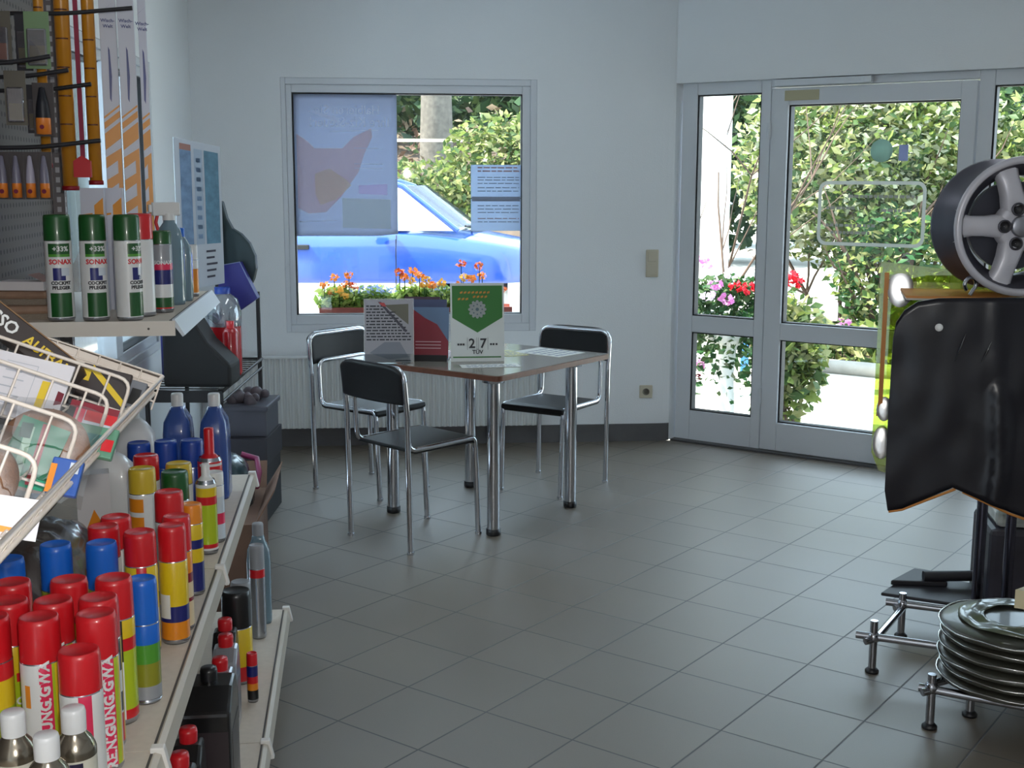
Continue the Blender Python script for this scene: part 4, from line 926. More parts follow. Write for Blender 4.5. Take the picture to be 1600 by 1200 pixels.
for i, (s, d) in enumerate([(-.575, -.262), (-.560, -.192), (-.555, -.122)]):
    can('spray_can', ['leftmost of the three blue caps before the blue jugs', 'middle one of the three blue caps before the blue jugs', 'rightmost of the three blue caps before the blue jugs'][i], 'spray can', s, d, ZM, .235, .032, 'dblue', .07, [(.03, 'silver'), (1, 'dblue')], [], [], group=K)
# small polish bottles with white screw caps right at the front
bot_l = mat('bottle_label_cream', (206, 204, 190), .4)
for i, (s, d, l) in enumerate([(-2.243, -.168, 'left of the three metal polish bottles with white screw caps'), (-2.240, -.084, 'right of the three metal polish bottles with white screw caps'), (-2.326, -.102, 'front one of the three metal polish bottles with white screw caps')]):
    X = GP(s, d, ZM); bt = thing('polish_bottle', l, 'bottle', X, math.atan2(X[1], X[0])+PI, 'metal polish bottles')
    m = MB(); m.lathe([(.001, .003), (.028, 0), (.0305, .006), (.0305, .018), (.0305, .115), (.0305, .125), (.029, .130), (.024, .141), (.017, .149), (.0165, .155)], 36, lambda k, a: 1 if k in (3,) else 0, close=False); m.build('bottle_body', [mat('polish_metal', (150, 142, 128), .2, .9), bot_l], bt)
    m = MB(); m.lathe([(.0175, .152), (.0178, .180), (.0165, .186), (.0155, .187), (.001, .187)], 28); m.build('screw_cap', WHITE_P, bt)
    m = MB(); 
    vs, fs = [], []
    for k in range(9):
        a = R(-18+36*k/8+14*(i-1)); vs += [(.0309*math.cos(a), .0309*math.sin(a), .07), (.0309*math.cos(a), .0309*math.sin(a), .112)]
    for k in range(8): fs.append((2*k, 2*k+2, 2*k+3, 2*k+1))
    m.add(vs, fs); m.build('label_picture', mat('label_night', (34, 30, 60), .4, var=.6, vscale=60), bt)
# blue fluid jugs and white canisters at the far end
def jug(name, label, cat, s, d, z, w, dp, H, col, capc, neck=.018, group=None, body_m=None, turn=0, liquid=None):
    root = thing(name, label, cat, GP(s, d, z), AL-PI/2+R(turn), group)
    m = MB(); n = 6
    lv = [(0, .96), (.01, 1), (H*.62, 1), (H*.74, .92), (H*.84, .55), (H*.88, neck/w*2)]
    rings = []
    for zz, f in lv: rings.append([(x*f if f > .5 else x*f, y*max(f, neck/dp*2 if f < .5 else f), zz) for x, y in rrect(w, dp, min(w, dp)*.3, 4)])
    vs = [p for r_ in rings for p in r_]; q = len(rings[0])
    fs = [(i*q+k, i*q+(k+1) % q, (i+1)*q+(k+1) % q, (i+1)*q+k) for i in range(len(rings)-1) for k in range(q)]+[tuple(range(q-1, -1, -1)), tuple(range((len(rings)-1)*q, len(rings)*q))]
    m.add(vs, fs, 0, True); m.build('jug_body', body_m or mat('jug_'+col, C[col], .3, coat=.3), root)
    m = MB(); m.lathe([(neck, H*.87), (neck, H*.985), (neck*.9, H), (.001, H)], 20); m.build('screw_cap', capmat(capc), root)
    return root
blue_fl = mat('blue_fluid', (56, 84, 152), .25, coat=.4)
jug('fluid_jug', 'left of the two blue washer-fluid jugs with white caps', 'jug', -.25, -.200, ZM, .082, .13, .315, 'blue', 'white', group='blue jugs at the shelf end', body_m=blue_fl)
jug('fluid_jug', 'right of the two blue washer-fluid jugs with white caps, at the shelf end', 'jug', -.262, -.090, ZM, .082, .13, .315, 'blue', 'white', group='blue jugs at the shelf end', body_m=blue_fl)
jug('white_canister', 'front white plastic canister partly behind the wire basket', 'canister', -.735, -.310, ZM, .13, .10, .275, 'white', 'white')
jug('white_canister', 'rear white plastic canister left of the blue jugs', 'canister', -.42, -.300, ZM, .12, .09, .31, 'white', 'white')
b = MB(); b.box((-.04, -.03, 0), (.04, .03, .22)); cb = tag(b.build('carton', mat('white_carton', (206, 204, 206), .5), None, GP(-.86, -.33, ZM), AL-PI/2+R(12)), 'white carton with an orange flame print under the basket corner', 'carton')
b = MB(); b.add([(-.035, -.0305, .01), (.035, -.0305, .01), (.02, -.0305, .09), (.0, -.0305, .13), (-.02, -.0305, .08)], [(0, 1, 2, 3, 4)]); b.build('flame_print', cm_('orange'), cb)
# dark film-wrapped bundle lying behind the red caps
b = MB(); b.grid(lambda u, v: ((-.235+.47*u), (-.14+.28*v), .19*(1-abs(2*u-1)**4)**.5*(1-abs(2*v-1)**4)**.5+.014*noise.noise(Vector((u*11, v*8, 0)))), 28, 18); tag(b.build('wrapped_bundle', mat('smoky_film', (62, 54, 52), .22, coat=.5, var=.3, vscale=9), None, GP(-1.30, -.39, ZM+.006), AL, solid=.004), 'dark film-wrapped bundle lying behind the red caps under the basket', 'bundle')
# ------------------------------------------------------------------ base shelf: oil cans and bottles
def oil_can(label, s, d, col, capc, H=.245, w=.062, dp=.105, silver=False, turn=0., group='oil cans on the bottom shelf'):
    root = thing('oil_can', label, 'oil can', GP(s, d, ZB), AL-PI/2+R(turn), group)
    m = MB(); hb = H-.03
    pr = [(-dp/2, 0), (dp/2, 0), (dp/2, hb*.80), (dp*.30, hb), (-dp*.12, hb), (-dp/2, hb*.86)]
    m.prism(pr, -w/2, w/2, 0, Matrix(((0, 0, 1, 0), (1, 0, 0, 0), (0, 1, 0, 0), (0, 0, 0, 1)))); m.build('can_body', mat('oil_'+col, C[col], .3, .6 if silver else 0., coat=.3), root, bevel=.008)
    m = MB(); m.lathe([(.019, hb-.004), (.020, hb+.022), (.018, hb+.03), (.001, hb+.03)], 22, 0, Matrix.Translation((0, dp*.08, 0))); m.build('screw_cap', capmat(capc), root)
    m = MB(); m.box((-w/2+.006, -dp/2-.0012, .03), (w/2-.006, -dp/2, hb*.7)); m.box((w/2, -dp*.36, .04), (w/2+.001, dp*.36, hb*.66)); m.build('label_print', mat('oil_label_'+('grey' if silver else 'dark'), (110, 112, 120) if silver else (52, 44, 48), .35), root)
    return root
oil_can('black oil can with red cap nearest on the bottom shelf', -1.56, -.040, 'black', 'red')
oil_can('black oil can with red cap, second from the front on the bottom shelf', -1.44, -.038, 'black', 'red')
oil_can('large square black canister with a black cap on the bottom shelf', -1.245, -.015, 'black', 'black', H=.30, w=.115, dp=.19)
oil_can('silver oil can with red cap just behind the large black canister', -1.055, -.010, 'silver', 'red', silver=True, H=.25)
oil_can('silver oil can with red cap in the middle of the bottom shelf row', -.895, -.012, 'silver', 'red', silver=True, H=.25)
oil_can('dark oil can with red cap before the black-capped tin', -.735, -.030, 'black', 'red', H=.235)
can('additive_tin', 'yellow-labelled tin with a wide black cap on the bottom shelf', 'tin', -.59, -.012, ZB, .27, .042, 'black', .10, [(.03, 'silver'), (.3, 'red'), (1, 'yel')], [], [])
can('spray_can', 'narrow silver aerosol with a red ring at the far end of the bottom shelf', 'spray can', -.25, .020, ZB, .30, .024, 'grey', .07, [(.03, 'silver'), (.88, 'silver'), (.96, 'red'), (1, 'red')], [], [])
jug('clear_bottle', 'bluish clear bottle at the far corner of the bottom shelf', 'bottle', -.11, .015, ZB, .075, .06, .33, 'pale', 'grey', body_m=mat('clear_bluish', (110, 136, 150), .15, coat=.5))
can('spray_can', 'short pale can behind the black-capped tin', 'spray can', -.42, -.015, ZB, .24, .03, 'grey', .05, [(1, 'pale')], [], [])
can('spray_can', 'small multicoloured bottle standing forward beside the silver oil can', 'spray can', -.74, .040, ZB, .14, .015, 'red', .03, [(.03, 'silver'), (.3, 'black'), (.5, 'orange'), (.7, 'red'), (1, 'navy')], [], [])
# ================================================================== UPPER SHELF
GC = 'green-capped cockpit cleaner cans'
COCK = lambda tw: [('+33%', .017, 6+tw, .90, False, 'white', .0005), ('SONAX', .0165, 4+tw, .735, False, 'red', .0006), ('COCKPIT', .0115, 2+tw, .465, False, 'black', .0005), ('PFLEGER', .0115, 2+tw, .405, False, 'black', .0005)]
def cockpit(l, s, d, tw, plain=False):
    st = [(tw, 46, .03, .34, 'green'), (tw, 46, .66, .80, 'white'), (tw, 46, .80, .835, 'lgreen' if tw else 'red'), (tw, 46, .835, .97, 'green'), (tw-6, 26, .50, .66, 'navy'), (tw+20, 18, .56, .66, 'pale')]
    return can('cockpit_spray', l, 'spray can', s, d, ZU, .262, .0325, 'green', .058, [(.02, 'silver'), (1, 'white')] if not plain else [(1, 'silver')], st, COCK(tw), group=GC, turn=0)
cockpit('left of the three green-capped cans on the upper shelf', -.836, -.388, 4)
cockpit('middle one of the three green-capped cans on the upper shelf', -.836, -.304, 12)
cockpit('right of the three green-capped cans, silver side showing, on the upper shelf', -.836, -.222, 46)
can('spray_can', 'red-capped can just behind the rightmost green-capped can', 'spray can', -.745, -.205, ZU, .262, .0325, 'red', .06, [(1, 'silver')], [(30, 40, .03, 1, 'white')], [], group=None)
can('care_bottle', 'small bottle with a dark green cap behind the green-capped cans', 'bottle', -.655, -.168, ZU, .215, .028, 'green', .03, [(.05, 'red'), (.2, 'green'), (.4, 'white'), (.62, 'navy'), (.72, 'pink'), (1, 'grey')], [], [('SONAX', .014, 8, .73, False, 'white', .0004)])
def trigger_bottle(label, s, d, body, capc, trig, H=.27):
    root = thing('trigger_bottle', label, 'spray bottle', GP(s, d, ZU), AL-PI/2+R(200))
    m = MB(); m.lathe([(.001, 0), (.036, 0), (.038, .01), (.038, H*.55), (.030, H*.68), (.016, H*.74), (.015, H*.78)], 28, lambda i, a: 1 if i == 2 and abs((a+PI) % (2*PI)-PI) < 1.2 else 0, close=False); m.build('bottle_body', [body, cm_('pale')], root)
    m = MB(); m.box((-.03, -.012, H*.80), (.045, .012, H*.92)); m.cyl((0, 0, H*.76), (0, 0, H*.82), .017, seg=18); m.box((.045, -.008, H*.83), (.055, .008, H*.90)); m.build('spray_head', capmat(capc), root, bevel=.003)
    m = MB(); m.tube([(.030, 0, H*.82), (.036, 0, H*.74), (.030, 0, H*.66)], .005, 6); m.build('trigger', capmat(trig), root)
trigger_bottle('pale bottle with red and white spray trigger on the upper shelf', -.44, -.175, mat('clear_bluish', (110, 136, 150), .15, coat=.5), 'white', 'red', .31)
jug('fluid_bottle', 'blue-capped clear bottle behind the trigger bottle on the upper shelf', 'bottle', -.33, -.16, ZU, .06, .05, .21, 'pale', 'blue', body_m=mat('clear_bluish', (110, 136, 150), .15, coat=.5), neck=.012)
can('glue_tube', 'slim white and orange tube standing at the upper shelf edge', 'tube', -.20, -.145, ZU, .155, .016, 'white', .04, [(.06, 'white'), (.75, 'orange'), (1, 'white')], [], [])
# wooden hand brushes and a small box at the left end of the upper shelf
wood = mat('brush_wood', (140, 112, 92), .6, var=.12, vscale=30)
for i, (s, d, z, rz, l) in enumerate([(-.79, -.475, 0, 8, 'lower wooden block brush at the left end of the upper shelf'), (-.77, -.49, .036, -4, 'upper wooden block brush stacked at the left end of the upper shelf')]):
    br = thing('block_brush', l, 'brush', GP(s, d, ZU), AL-PI/2+R(rz), None)
    m = MB(); m.box((-.065, -.03, .014+z), (.065, .03, .036+z)); m.build('handle', wood, br, bevel=.008)
    m = MB(); m.box((-.058, -.024, z), (.058, .024, .015+z)); m.build('bristles', mat('bristles', (150, 138, 124), .9, bump=1, bscale=600), br)
bx = thing('open_box', 'small white flip-top box lying on the wooden brushes', 'box', GP(-.77, -.485, ZU+.073), AL-PI/2+R(-10))
m = MB(); m.box((-.06, -.035, 0), (.06, .035, .022)); m.build('box_body', mat('box_white', (206, 202, 204), .5), bx)
m = MB(); m.add([(.06, -.035, .022), (.06, .035, .022), (.02, .035, .04), (.02, -.035, .04)], [(0, 1, 2, 3)]); m.build('flap', mat('box_flap_pink', (150, 120, 116), .6), bx)  # flap in a darker pinkish tone than the box
# ------------------------------------------------------------------ hooks with blister packs on the back panel
HK = mat('hook_black', (34, 34, 40), .45)
card_g = mat('blister_card', (64, 58, 60), .5); clr = clear('blister_clear', (.80, .80, .84), .7, alpha_rgb=(150, 146, 156), alpha=.35)
def hook(s, z, L, label, lift=.02):
    h = MB(); h.tube(round_path([TG @ Vector((s, BK-.002, z)), TG @ Vector((s, BK+L*.5, z+.002)), TG @ Vector((s, BK+L, z+lift))], .05), .0055, 8); h.tube([TG @ Vector((s, BK-.001, z-.03)), TG @ Vector((s, BK+.002, z+.012))], .008, 8)
    return tag(h.build('display_hook', HK), label, 'hook', 'display hooks on the panel')
rows = [(-.80, 1.645, .30, 'lowest display hook, over the row of orange-labelled tubes'), (-.60, 1.795, .245, 'display hook just over the second blister row, longer one'), (-.72, 1.82, .215, 'display hook in the middle of the panel, upper one of three'), (-.86, 1.84, .205, 'shortest display hook of the middle group'),
        (-.55, 1.995, .35, 'long display hook at the top of the picture')]
for r_ in rows: hook(r_[0], r_[1], r_[2], r_[3])
def pack(label, s, d, ztop, w, h, kind, group, pal):
    """blister pack hanging on a hook: card, clear bubble with a tube inside, header"""
    p = thing('blister_pack', label, 'blister pack', GP(s, d, ztop), AL-PI/2, group)
    if kind == 'tube':
        m = MB(); m.box((-w/2, -.003, -h), (w/2, .003, 0)); m.build('card', card_g, p)
        m = MB(); m.lathe([(.001, -h*.97), (w*.36, -h*.96), (w*.36, -h*.66)], 14, 0, Matrix.Translation((0, -.012, 0))); m.build('label_band', mat('pack_orange', (226, 130, 48), .4), p)
        m = MB(); m.lathe([(w*.36, -h*.66), (w*.30, -h*.4), (w*.14, -h*.1), (.001, -h*.08)], 14, 0, Matrix.Translation((0, -.012, 0))); m.build('tube', mat(*pal), p)
        m = MB(); m.lathe([(.001, 0), (.0055, 0)], 12, 0, Matrix.Translation((0, -.0125-w*.36, -h*.83)) @ Matrix.Rotation(PI/2, 4, 'X')); m.build('mark', mat('mark_wine', (150, 40, 80), .5), p)
    else:
        m = MB(); m.box((-w/2, -.003, -h), (w/2, .003, 0)); m.build('card', mat(*pal), p)
        m = MB(); m.box((-w*.4, -.012, -h*.95), (w*.4, -.003, -h*.3)); m.build('bubble', clr, p, bevel=.004)
        m = MB(); m.box((-w*.3, -.009, -h*.9), (w*.3, -.0035, -h*.6)); m.build('label_band', mat('pack_orange', (226, 130, 48), .4) if kind == 'o' else mat('pack_olive', (150, 140, 60), .5), p)
PK = ('pack_tube_grey', (120, 118, 136), .3)
for k in range(5):
    pack(['first', 'second', 'third', 'fourth', 'fifth', 'sixth'][k]+' tube from the left in the lowest row of orange-labelled packs', -.80-.004*k, BK+.012+.034*k+.02, 1.636, .032, .115, 'tube', 'orange-labelled tubes on the lowest hook', ('pack_tube_pale', (170, 166, 184), .3) if k == 3 else PK)
pack('dark pack with an orange label at the left edge of the middle row', -.86, BK+.045, 1.84, .05, .135, 'o', 'packs of the middle row', ('pack_dark', (40, 40, 50), .5))
pack('olive-green pack in the middle row', -.80, BK+.105, 1.83, .05, .13, 'c', 'packs of the middle row', ('pack_grey', (98, 94, 84), .5))
pack('pack with a black pointed tube at the right of the middle row', -.76, BK+.160, 1.805, .05, .13, 'tube', 'packs of the middle row', ('pack_tube_black', (30, 32, 40), .3))
pack('narrow dark pack at the right end of the middle row', -.69, BK+.118, 1.805, .03, .12, 'c', 'packs of the middle row', ('pack_dark', (40, 40, 50), .5))
pack('pack with orange label at the top left corner', -.72, BK+.055, 1.98, .055, .13, 'o', 'packs of the top row', ('pack_grey', (98, 94, 84), .5))
pack('green and red pack in the top row', -.68, BK+.135, 1.985, .06, .14, 'c', 'packs of the top row', ('pack_greenish', (120, 150, 110), .5))
pack('dark narrow pack at the right of the top row', -.62, BK+.088, 1.985, .04, .14, 'c', 'packs of the top row', ('pack_dark', (40, 40, 50), .5))
m = MB(); m.ball((0, 0, 0), .05, .04, .06, 14, 10); tag(m.build('wool_pad', mat('grey_wool', (150, 146, 150), .95, bump=1, bscale=120), None, GP(-.90, BK+.045, 1.885)), 'grey wool pad at the left edge between the hooks', 'pad')
# hanging bar with the long wiper blade boxes
bar = MB(); bar.tube([TG @ Vector((-.42, BK-.002, 2.10)), TG @ Vector((-.42, BK+.36, 2.105))], .006, 8); tag(bar.build('hanging_bar', HK), 'black bar at the top carrying the long wiper blade boxes', 'bar')
OR_ = mat('wiper_orange', (206, 140, 36), .3, coat=.4); CR = mat('wiper_cream', (226, 200, 176), .3, coat=.4); WB = mat('wiper_white', (200, 204, 218), .4); OB = mat('wiper_orange_print', (222, 146, 44), .4); BL = mat('wiper_blue_print', (60, 70, 130), .4)
def wiper_box(label, s, d, z0, z1, w, kind, group):
    X = GP(s, d, 0); b_ = thing('wiper_blade_box', label, 'wiper blade box', (X[0], X[1], 0), AL-PI/2+R(8 if kind == 'w' else 0), group)
    m = MB()
    if kind == 'w':
        m.box((-w/2, -.012, z0), (w/2, .012, z1)); m.build('box_body', WB, b_, bevel=.001)
        m = MB(); y = -.0128; H_ = 0.33
        def band(a, b2, c): m.add([(-w/2+.001, y, a), (w/2-.001, y, a+w*.75), (w/2-.001, y, b2+w*.75), (-w/2+.001, y, b2)], [(0, 1, 2, 3)], c)
        t0 = 1.735
        band(t0, t0+.006, 0); band(t0-.028, t0-.010, 0); band(t0-.085, t0-.040, 0)
        for k in range(4):
            a = t0-.105-.062*k
            m.add([(-w/2+.001, y, a-.03), (w/2-.001, y, a+.0), (w/2-.001, y, a+w*.6), (-w/2+.001, y, a)], [(0, 1, 2, 3)], 0)
        m.add([(w/2-.012, y-.0002, z0), (w/2-.001, y-.0002, z0), (w/2-.001, y-.0002, t0-.09), (w/2-.012, y-.0002, t0-.10)], [(0, 1, 2, 3)], 0)
        m.build('orange_print', OB, b_)
        m = MB(); T = Matrix.Translation((0, y-.0004, 0)) @ Matrix.Rotation(PI/2, 4, 'X')
        add_text(m, 'Wisch-', .0125, Matrix.Translation((0, 0, 1.998)) @ T, bold=.0003); add_text(m, 'Welt', .0125, Matrix.Translation((0, 0, 1.983)) @ T, bold=.0003)
        m.add([(-.003, y-.0003, 1.79), (.001, y-.0003, 1.78), (.005, y-.0003, 1.85), (.002, y-.0003, 1.92), (-.002, y-.0003, 1.93)], [(0, 1, 2, 3, 4)])
        m.add([(-.016, y-.0003, 2.02), (-.004, y-.0003, 2.03), (.012, y-.0003, 2.045), (.0, y-.0003, 2.034)], [(0, 1, 2, 3)])
        m.build('lettering', BL, b_)
    else:
        m.lathe([(.001, z0+.006), (w/2, z0+.006), (w/2, z1)], 20, lambda i, a: 0); m.build('sleeve', OR_ if kind == 'o' else CR, b_)
        m = MB(); m.lathe([(.001, z0), (w*.58, z0), (w*.58, z0+.012), (.001, z0+.012)], 20); m.build('end_cap', mat('cap_wine', (150, 24, 36), .4), b_)
        m = MB()
        for k in range(6):
            zz = z1-.07-.075*k
            if zz > z0+.03: m.lathe([(w/2+.0004, zz), (w/2+.0004, zz+.004)], 20, 0, None, True, PI*1.2, PI*1.8, False)
        m.build('print_lines', mat('print_brown', (96, 50, 30), .5), b_)
G1 = 'orange wiper blade sleeves'; G2 = 'white and orange wiper blade boxes'
wiper_box('leftmost narrow orange wiper blade sleeve beside the hooks', -.50, BK+.100, 1.60, 2.16, .026, 'o', G1)
wiper_box('broad orange wiper blade sleeve, second from the left', -.46, BK+.150, 1.54, 2.16, .040, 'o', G1)
wiper_box('orange wiper blade sleeve with a wine red foot beside the white boxes', -.44, BK+.214, 1.555, 2.16, .034, 'o', G1)
wiper_box('left of the two full-face white and orange wiper blade boxes', -.40, BK+.258, 1.42, 2.09, .044, 'w', G2)
wiper_box('right of the two full-face white and orange wiper blade boxes', -.40, BK+.306, 1.42, 2.09, .044, 'w', G2)
wiper_box('narrow white and orange wiper blade box seen at the right end', -.34, BK+.340, 1.42, 2.16, .022, 'w', G2)
rs = MB(); rs.box((-.006, -.003, 1.58), (.006, .003, 2.16)); X = GP(-.45, BK+.184); tag(rs.build('red_strip', mat('strip_wine', (150, 36, 70), .4), None, (X[0], X[1], 0), AL-PI/2), 'narrow wine red strip hanging between the orange wiper sleeves', 'strip')
rt = thing('hang_tag', 'small red tag hanging below the broad orange sleeve', 'tag', GP(-.66, BK+.225, 1.575), AL-PI/2)
m = MB(); m.box((-.021, -.01, 0), (.021, .01, .042)); m.add([(-.021, -.006, .042), (.021, -.006, .042), (0, -.006, .056)], [(0, 1, 2)]); m.build('tag_body', mat('tag_red', (190, 24, 36), .4), rt)
for i, (s, d, l) in enumerate([(-.60, BK+.235, 'left of the small white and orange packets behind the green caps'), (-.56, BK+.275, 'right of the small white and orange packets behind the green caps')]):
    pk = thing('small_packet', l, 'packet', GP(s, d, ZU), AL-PI/2); m = MB(); m.box((-.03, -.015, 0), (.03, .015, .325)); m.build('packet_body', WB, pk)
    m = MB(); m.add([(.005, -.0155, .2), (.028, -.0155, .2), (.028, -.0155, .3), (.005, -.0155, .28)], [(0, 1, 2, 3)]); m.add([(-.028, -.0155, .25), (.0, -.0155, .255), (.0, -.0155, .26), (-.028, -.0155, .256)], [(0, 1, 2, 3)]); m.build('orange_print', OB, pk)

# ================================================================== WIRE BASKET IN FRONT OF THE CANS
WIRE = mat('white_wire', (226, 216, 206), .35)
bk_ = thing('wire_basket', 'white wire basket hung tilted over the cans, full of packets', 'basket')
tilt = R(20.6); BS0, BS1, BW = -3.12, -2.03, .40
def BP(s, q, h=0):     # s along the shelf, q from the front rim inwards (0..BW), h above the basket floor plane
    d = .032-q*math.cos(tilt)-h*math.sin(tilt)*-1*-1; z = 1.262+q*math.sin(tilt)+h*math.cos(tilt)
    d = .032-q*math.cos(tilt)+h*math.sin(tilt)
    return Vector(GP(s, d, z))
DP = .075
m = MB(); m.tube([BP(BS0, 0), BP(BS1, 0), BP(BS1, BW), BP(BS0, BW)], .0035, 6, closed=True); m.tube([BP(BS0, .004, -.03), BP(BS1, .004, -.03)], .003, 6)
m.build('rim', WIRE, bk_)
m = MB()
n = 46
for k in range(n+1):
    s = BS0+(BS1-BS0)*k/n; m.tube([BP(s, 0), BP(s, .012, -.045), BP(s, .03, -.055)], .0016, 5)
m.tube([BP(BS0, .03, -.055), BP(BS1, .03, -.055)], .0022, 5); m.build('front_lip', WIRE, bk_)
m = MB()
for k in range(12): q = .03+(BW-.03)*k/11; m.tube([BP(BS0, q, -.056), BP(BS1, q, -.056)], .0016, 5)
for k in range(15): s = BS0+(BS1-BS0)*k/14; m.tube([BP(s, .03, -.056), BP(s, BW, -.056), BP(s, BW, 0)], .0020, 5)
m.build('wire_floor', WIRE, bk_)
m = MB()
for s in (BS1,):
    for h in (-.014, -.028, -.042): m.tube([BP(s, .0, h), BP(s, BW, h)], .0016, 5)
    for k in range(13): q = BW*k/12; m.tube([BP(s, q, 0), BP(s, q, -.056)], .0016, 5)
m.add([BP(BS1+.001, 0, .002), BP(BS1+.001, BW, .002), BP(BS1+.001, BW, -.022), BP(BS1+.001, 0, -.022)], [(0, 1, 2, 3)])
m.build('end_panel', WIRE, bk_)
for j, (s, hh) in enumerate([(-2.16, .005), (-2.33, .01), (-2.53, .015), (-2.72, .015), (-2.90, .015)]):
    m = MB(); m.tube(round_path([BP(s, BW-.01, hh), BP(s, .028, hh), BP(s, .028, -.05)], .02, 4), .0028, 6)
    for k in range(7): q = .06+.045*k; m.tube([BP(s, q, hh), BP(s-.02, q, -.055)], .0018, 5)
    m.build('divider', WIRE, bk_)
def bframe(s, q, h, rz=0., tl=0.):
    """frame lying on the basket: x across (towards the aisle), y along the shelf, z up from the basket floor"""
    o = BP(s, q, h); x = (BP(s, 0)-BP(s, .1)).normalized(); y = GV.copy(); z = x.cross(y)
    M_ = Matrix(((x.x, y.x, z.x, o.x), (x.y, y.y, z.y, o.y), (x.z, y.z, z.z, o.z), (0, 0, 0, 1)))
    return M_ @ Matrix.Rotation(R(rz), 4, 'Z') @ Matrix.Rotation(R(tl), 4, 'X')
def bthing(name, label, cat, Mx):
    t = thing(name, label, cat); t.matrix_world = Mx; return t
# goods stand in the basket leaning back, faces towards the room
def bface(c, roll, lean=32., turn=0.):
    """board frame at point c: local x right, z up the board, -y its face; turned about the vertical, leaned back, rolled clockwise"""
    return Matrix.Translation(c) @ Matrix.Rotation(R(14+turn), 4, 'Z') @ Matrix.Rotation(R(-lean), 4, 'X') @ Matrix.Rotation(R(roll), 4, 'Y')
t = bthing('repair_kit_box', 'long dark box with white and yellow lettering leaning in the wire basket', 'box', bface((-.708, 1.79, 1.338), 42, 25))
m = MB(); m.box((-.13, 0, -.019), (.085, .05, .019)); m.build('box_body', mat('kit_dark', (52, 42, 40), .4), t, bevel=.001)
m = MB(); m.box((-.13, 0, .0192), (.085, .05, .021)); m.build('brown_side', mat('kit_brown', (128, 96, 62), .5), t)
TX = Matrix.Translation((0, -.0008, 0)) @ Matrix.Rotation(PI/2, 4, 'X')
m = MB(); add_text(m, 'ISSO', .026, Matrix.Translation((-.045, 0, 0)) @ TX, bold=.0006); m.build('white_lettering', cm_('white'), t)
m = MB(); add_text(m, 'AUFBAU', .022, Matrix.Translation((.038, 0, 0)) @ TX, bold=.0004); m.build('yellow_lettering', cm_('yel'), t)
def card(m, x0, z0, x1, z1, c, y=-.0006): m.add([(x0, y, z0), (x1, y, z0), (x1, y, z1), (x0, y, z1)], [(0, 1, 2, 3)], c)
t = bthing('catalogue', 'large white catalogue with an orange bar lying in the wire basket', 'catalogue', bface((-.662, 1.66, 1.291), 17, 34))
m = MB(); m.box((-.13, 0, -.05), (.052, .005, .045)); m.build('cover', mat('catalogue_white', (214, 212, 218), .5), t)
m = MB(); card(m, .018, -.028, .031, .014, 0); m.add([(.042, -.0006, -.018), (.051, -.0006, -.014), (.051, -.0006, .002), (.042, -.0006, .004)], [(0, 1, 2, 3)], 1); m.add([(.042, -.0006, -.034), (.050, -.0006, -.038), (.051, -.0006, -.026), (.044, -.0006, -.022)], [(0, 1, 2, 3)], 1); card(m, -.05, -.012, -.042, .002, 2)
for k in range(5): card(m, -.034, -.03+.012*k, -.012+.006*(k % 2), -.028+.012*k, 3)
card(m, -.036, .032, .006, .033, 3); card(m, .006, -.034, .0068, .033, 3)
m.build('print_blocks', [cm_('yel'), mat('print_wine', (110, 20, 40), .5), mat('print_royal', (40, 40, 160), .5), mat('print_faint', (176, 180, 190), .5)], t)
sp = mat('sponge_brown', (158, 106, 68), .9, var=.2, vscale=60, bump=.8, bscale=150)
def sponge_pack(label, c, roll, k=1.):
    t = bthing('sponge_pack', label, 'sponge pack', bface(c, roll, 36))
    T = Matrix.Rotation(PI/2, 4, 'X') @ Matrix.Diagonal((k, k, k, 1))
    m = MB(); m.lathe([(.050, -.03), (.056, -.015), (.052, -.002), (.040, .003), (.001, .003)], 36, 0, T); m.build('sponge', sp, t)
    m = MB(); m.add([(-.044*k, -.006, -.055*k), (.018*k, -.006, -.060*k), (.030*k, -.006, .022*k), (-.030*k, -.006, .034*k)], [(0, 1, 2, 3)]); m.build('green_card', mat('card_green', (40, 150, 116), .4), t, solid=.0008)
    m = MB(); card(m, -.004*k, -.055*k, .005*k, .026*k, 0, -.0075); card(m, -.022*k, -.055*k, -.012*k, .02*k, 1, -.0075); card(m, -.028*k, .004*k, -.014*k, .024*k, 2, -.0078); m.build('card_print', [mat('card_red', (190, 60, 80), .4), mat('card_light', (190, 226, 206), .4), mat('card_deep', (20, 90, 80), .4)], t)
    m = MB(); m.grid(lambda u, v: ((-.062+.124*u)*k, (-.010-.003*noise.noise(Vector((u*7, v*7, 1))))+.03*(abs(2*u-1)**4+abs(2*v-1)**4)*.5, (-.066+.130*v)*k), 14, 14); m.build('film', clear('pack_film', (.96, .96, .96), .8), t)
sponge_pack('clear pack with a brown round sponge behind a green card in the basket', (-.572, 1.47, 1.250), 14)
sponge_pack('nearer green-carded sponge pack cut off by the left picture edge', (-.575, 1.27, 1.262), -6, .9)
def packet(name, label, c, roll, lean, w_, h_, base, bits, th_=.012):
    t = bthing(name, label, 'packet', bface(c, roll, lean))
    m = MB(); m.box((-w_/2, 0, -h_/2), (w_/2, th_, h_/2)); m.build('wrapper', mat(*base), t, bevel=.002)
    m = MB(); ms = []
    for b4 in bits:
        c_n = b4[4]
        if c_n not in ms: ms.append(c_n)
        k = b4[5] if len(b4) > 5 else 0.
        x0, z0, x1, z1 = b4[0]*w_, b4[1]*h_, b4[2]*w_, b4[3]*h_
        m.add([(x0, -.0008, z0), (x1, -.0008, z0-k*h_), (x1, -.0008, z1-k*h_), (x0, -.0008, z1)], [(0, 1, 2, 3)], ms.index(c_n))
    m.build('print_blocks', [mat('packet_'+q, C[q], .4) for q in ms], t); return t
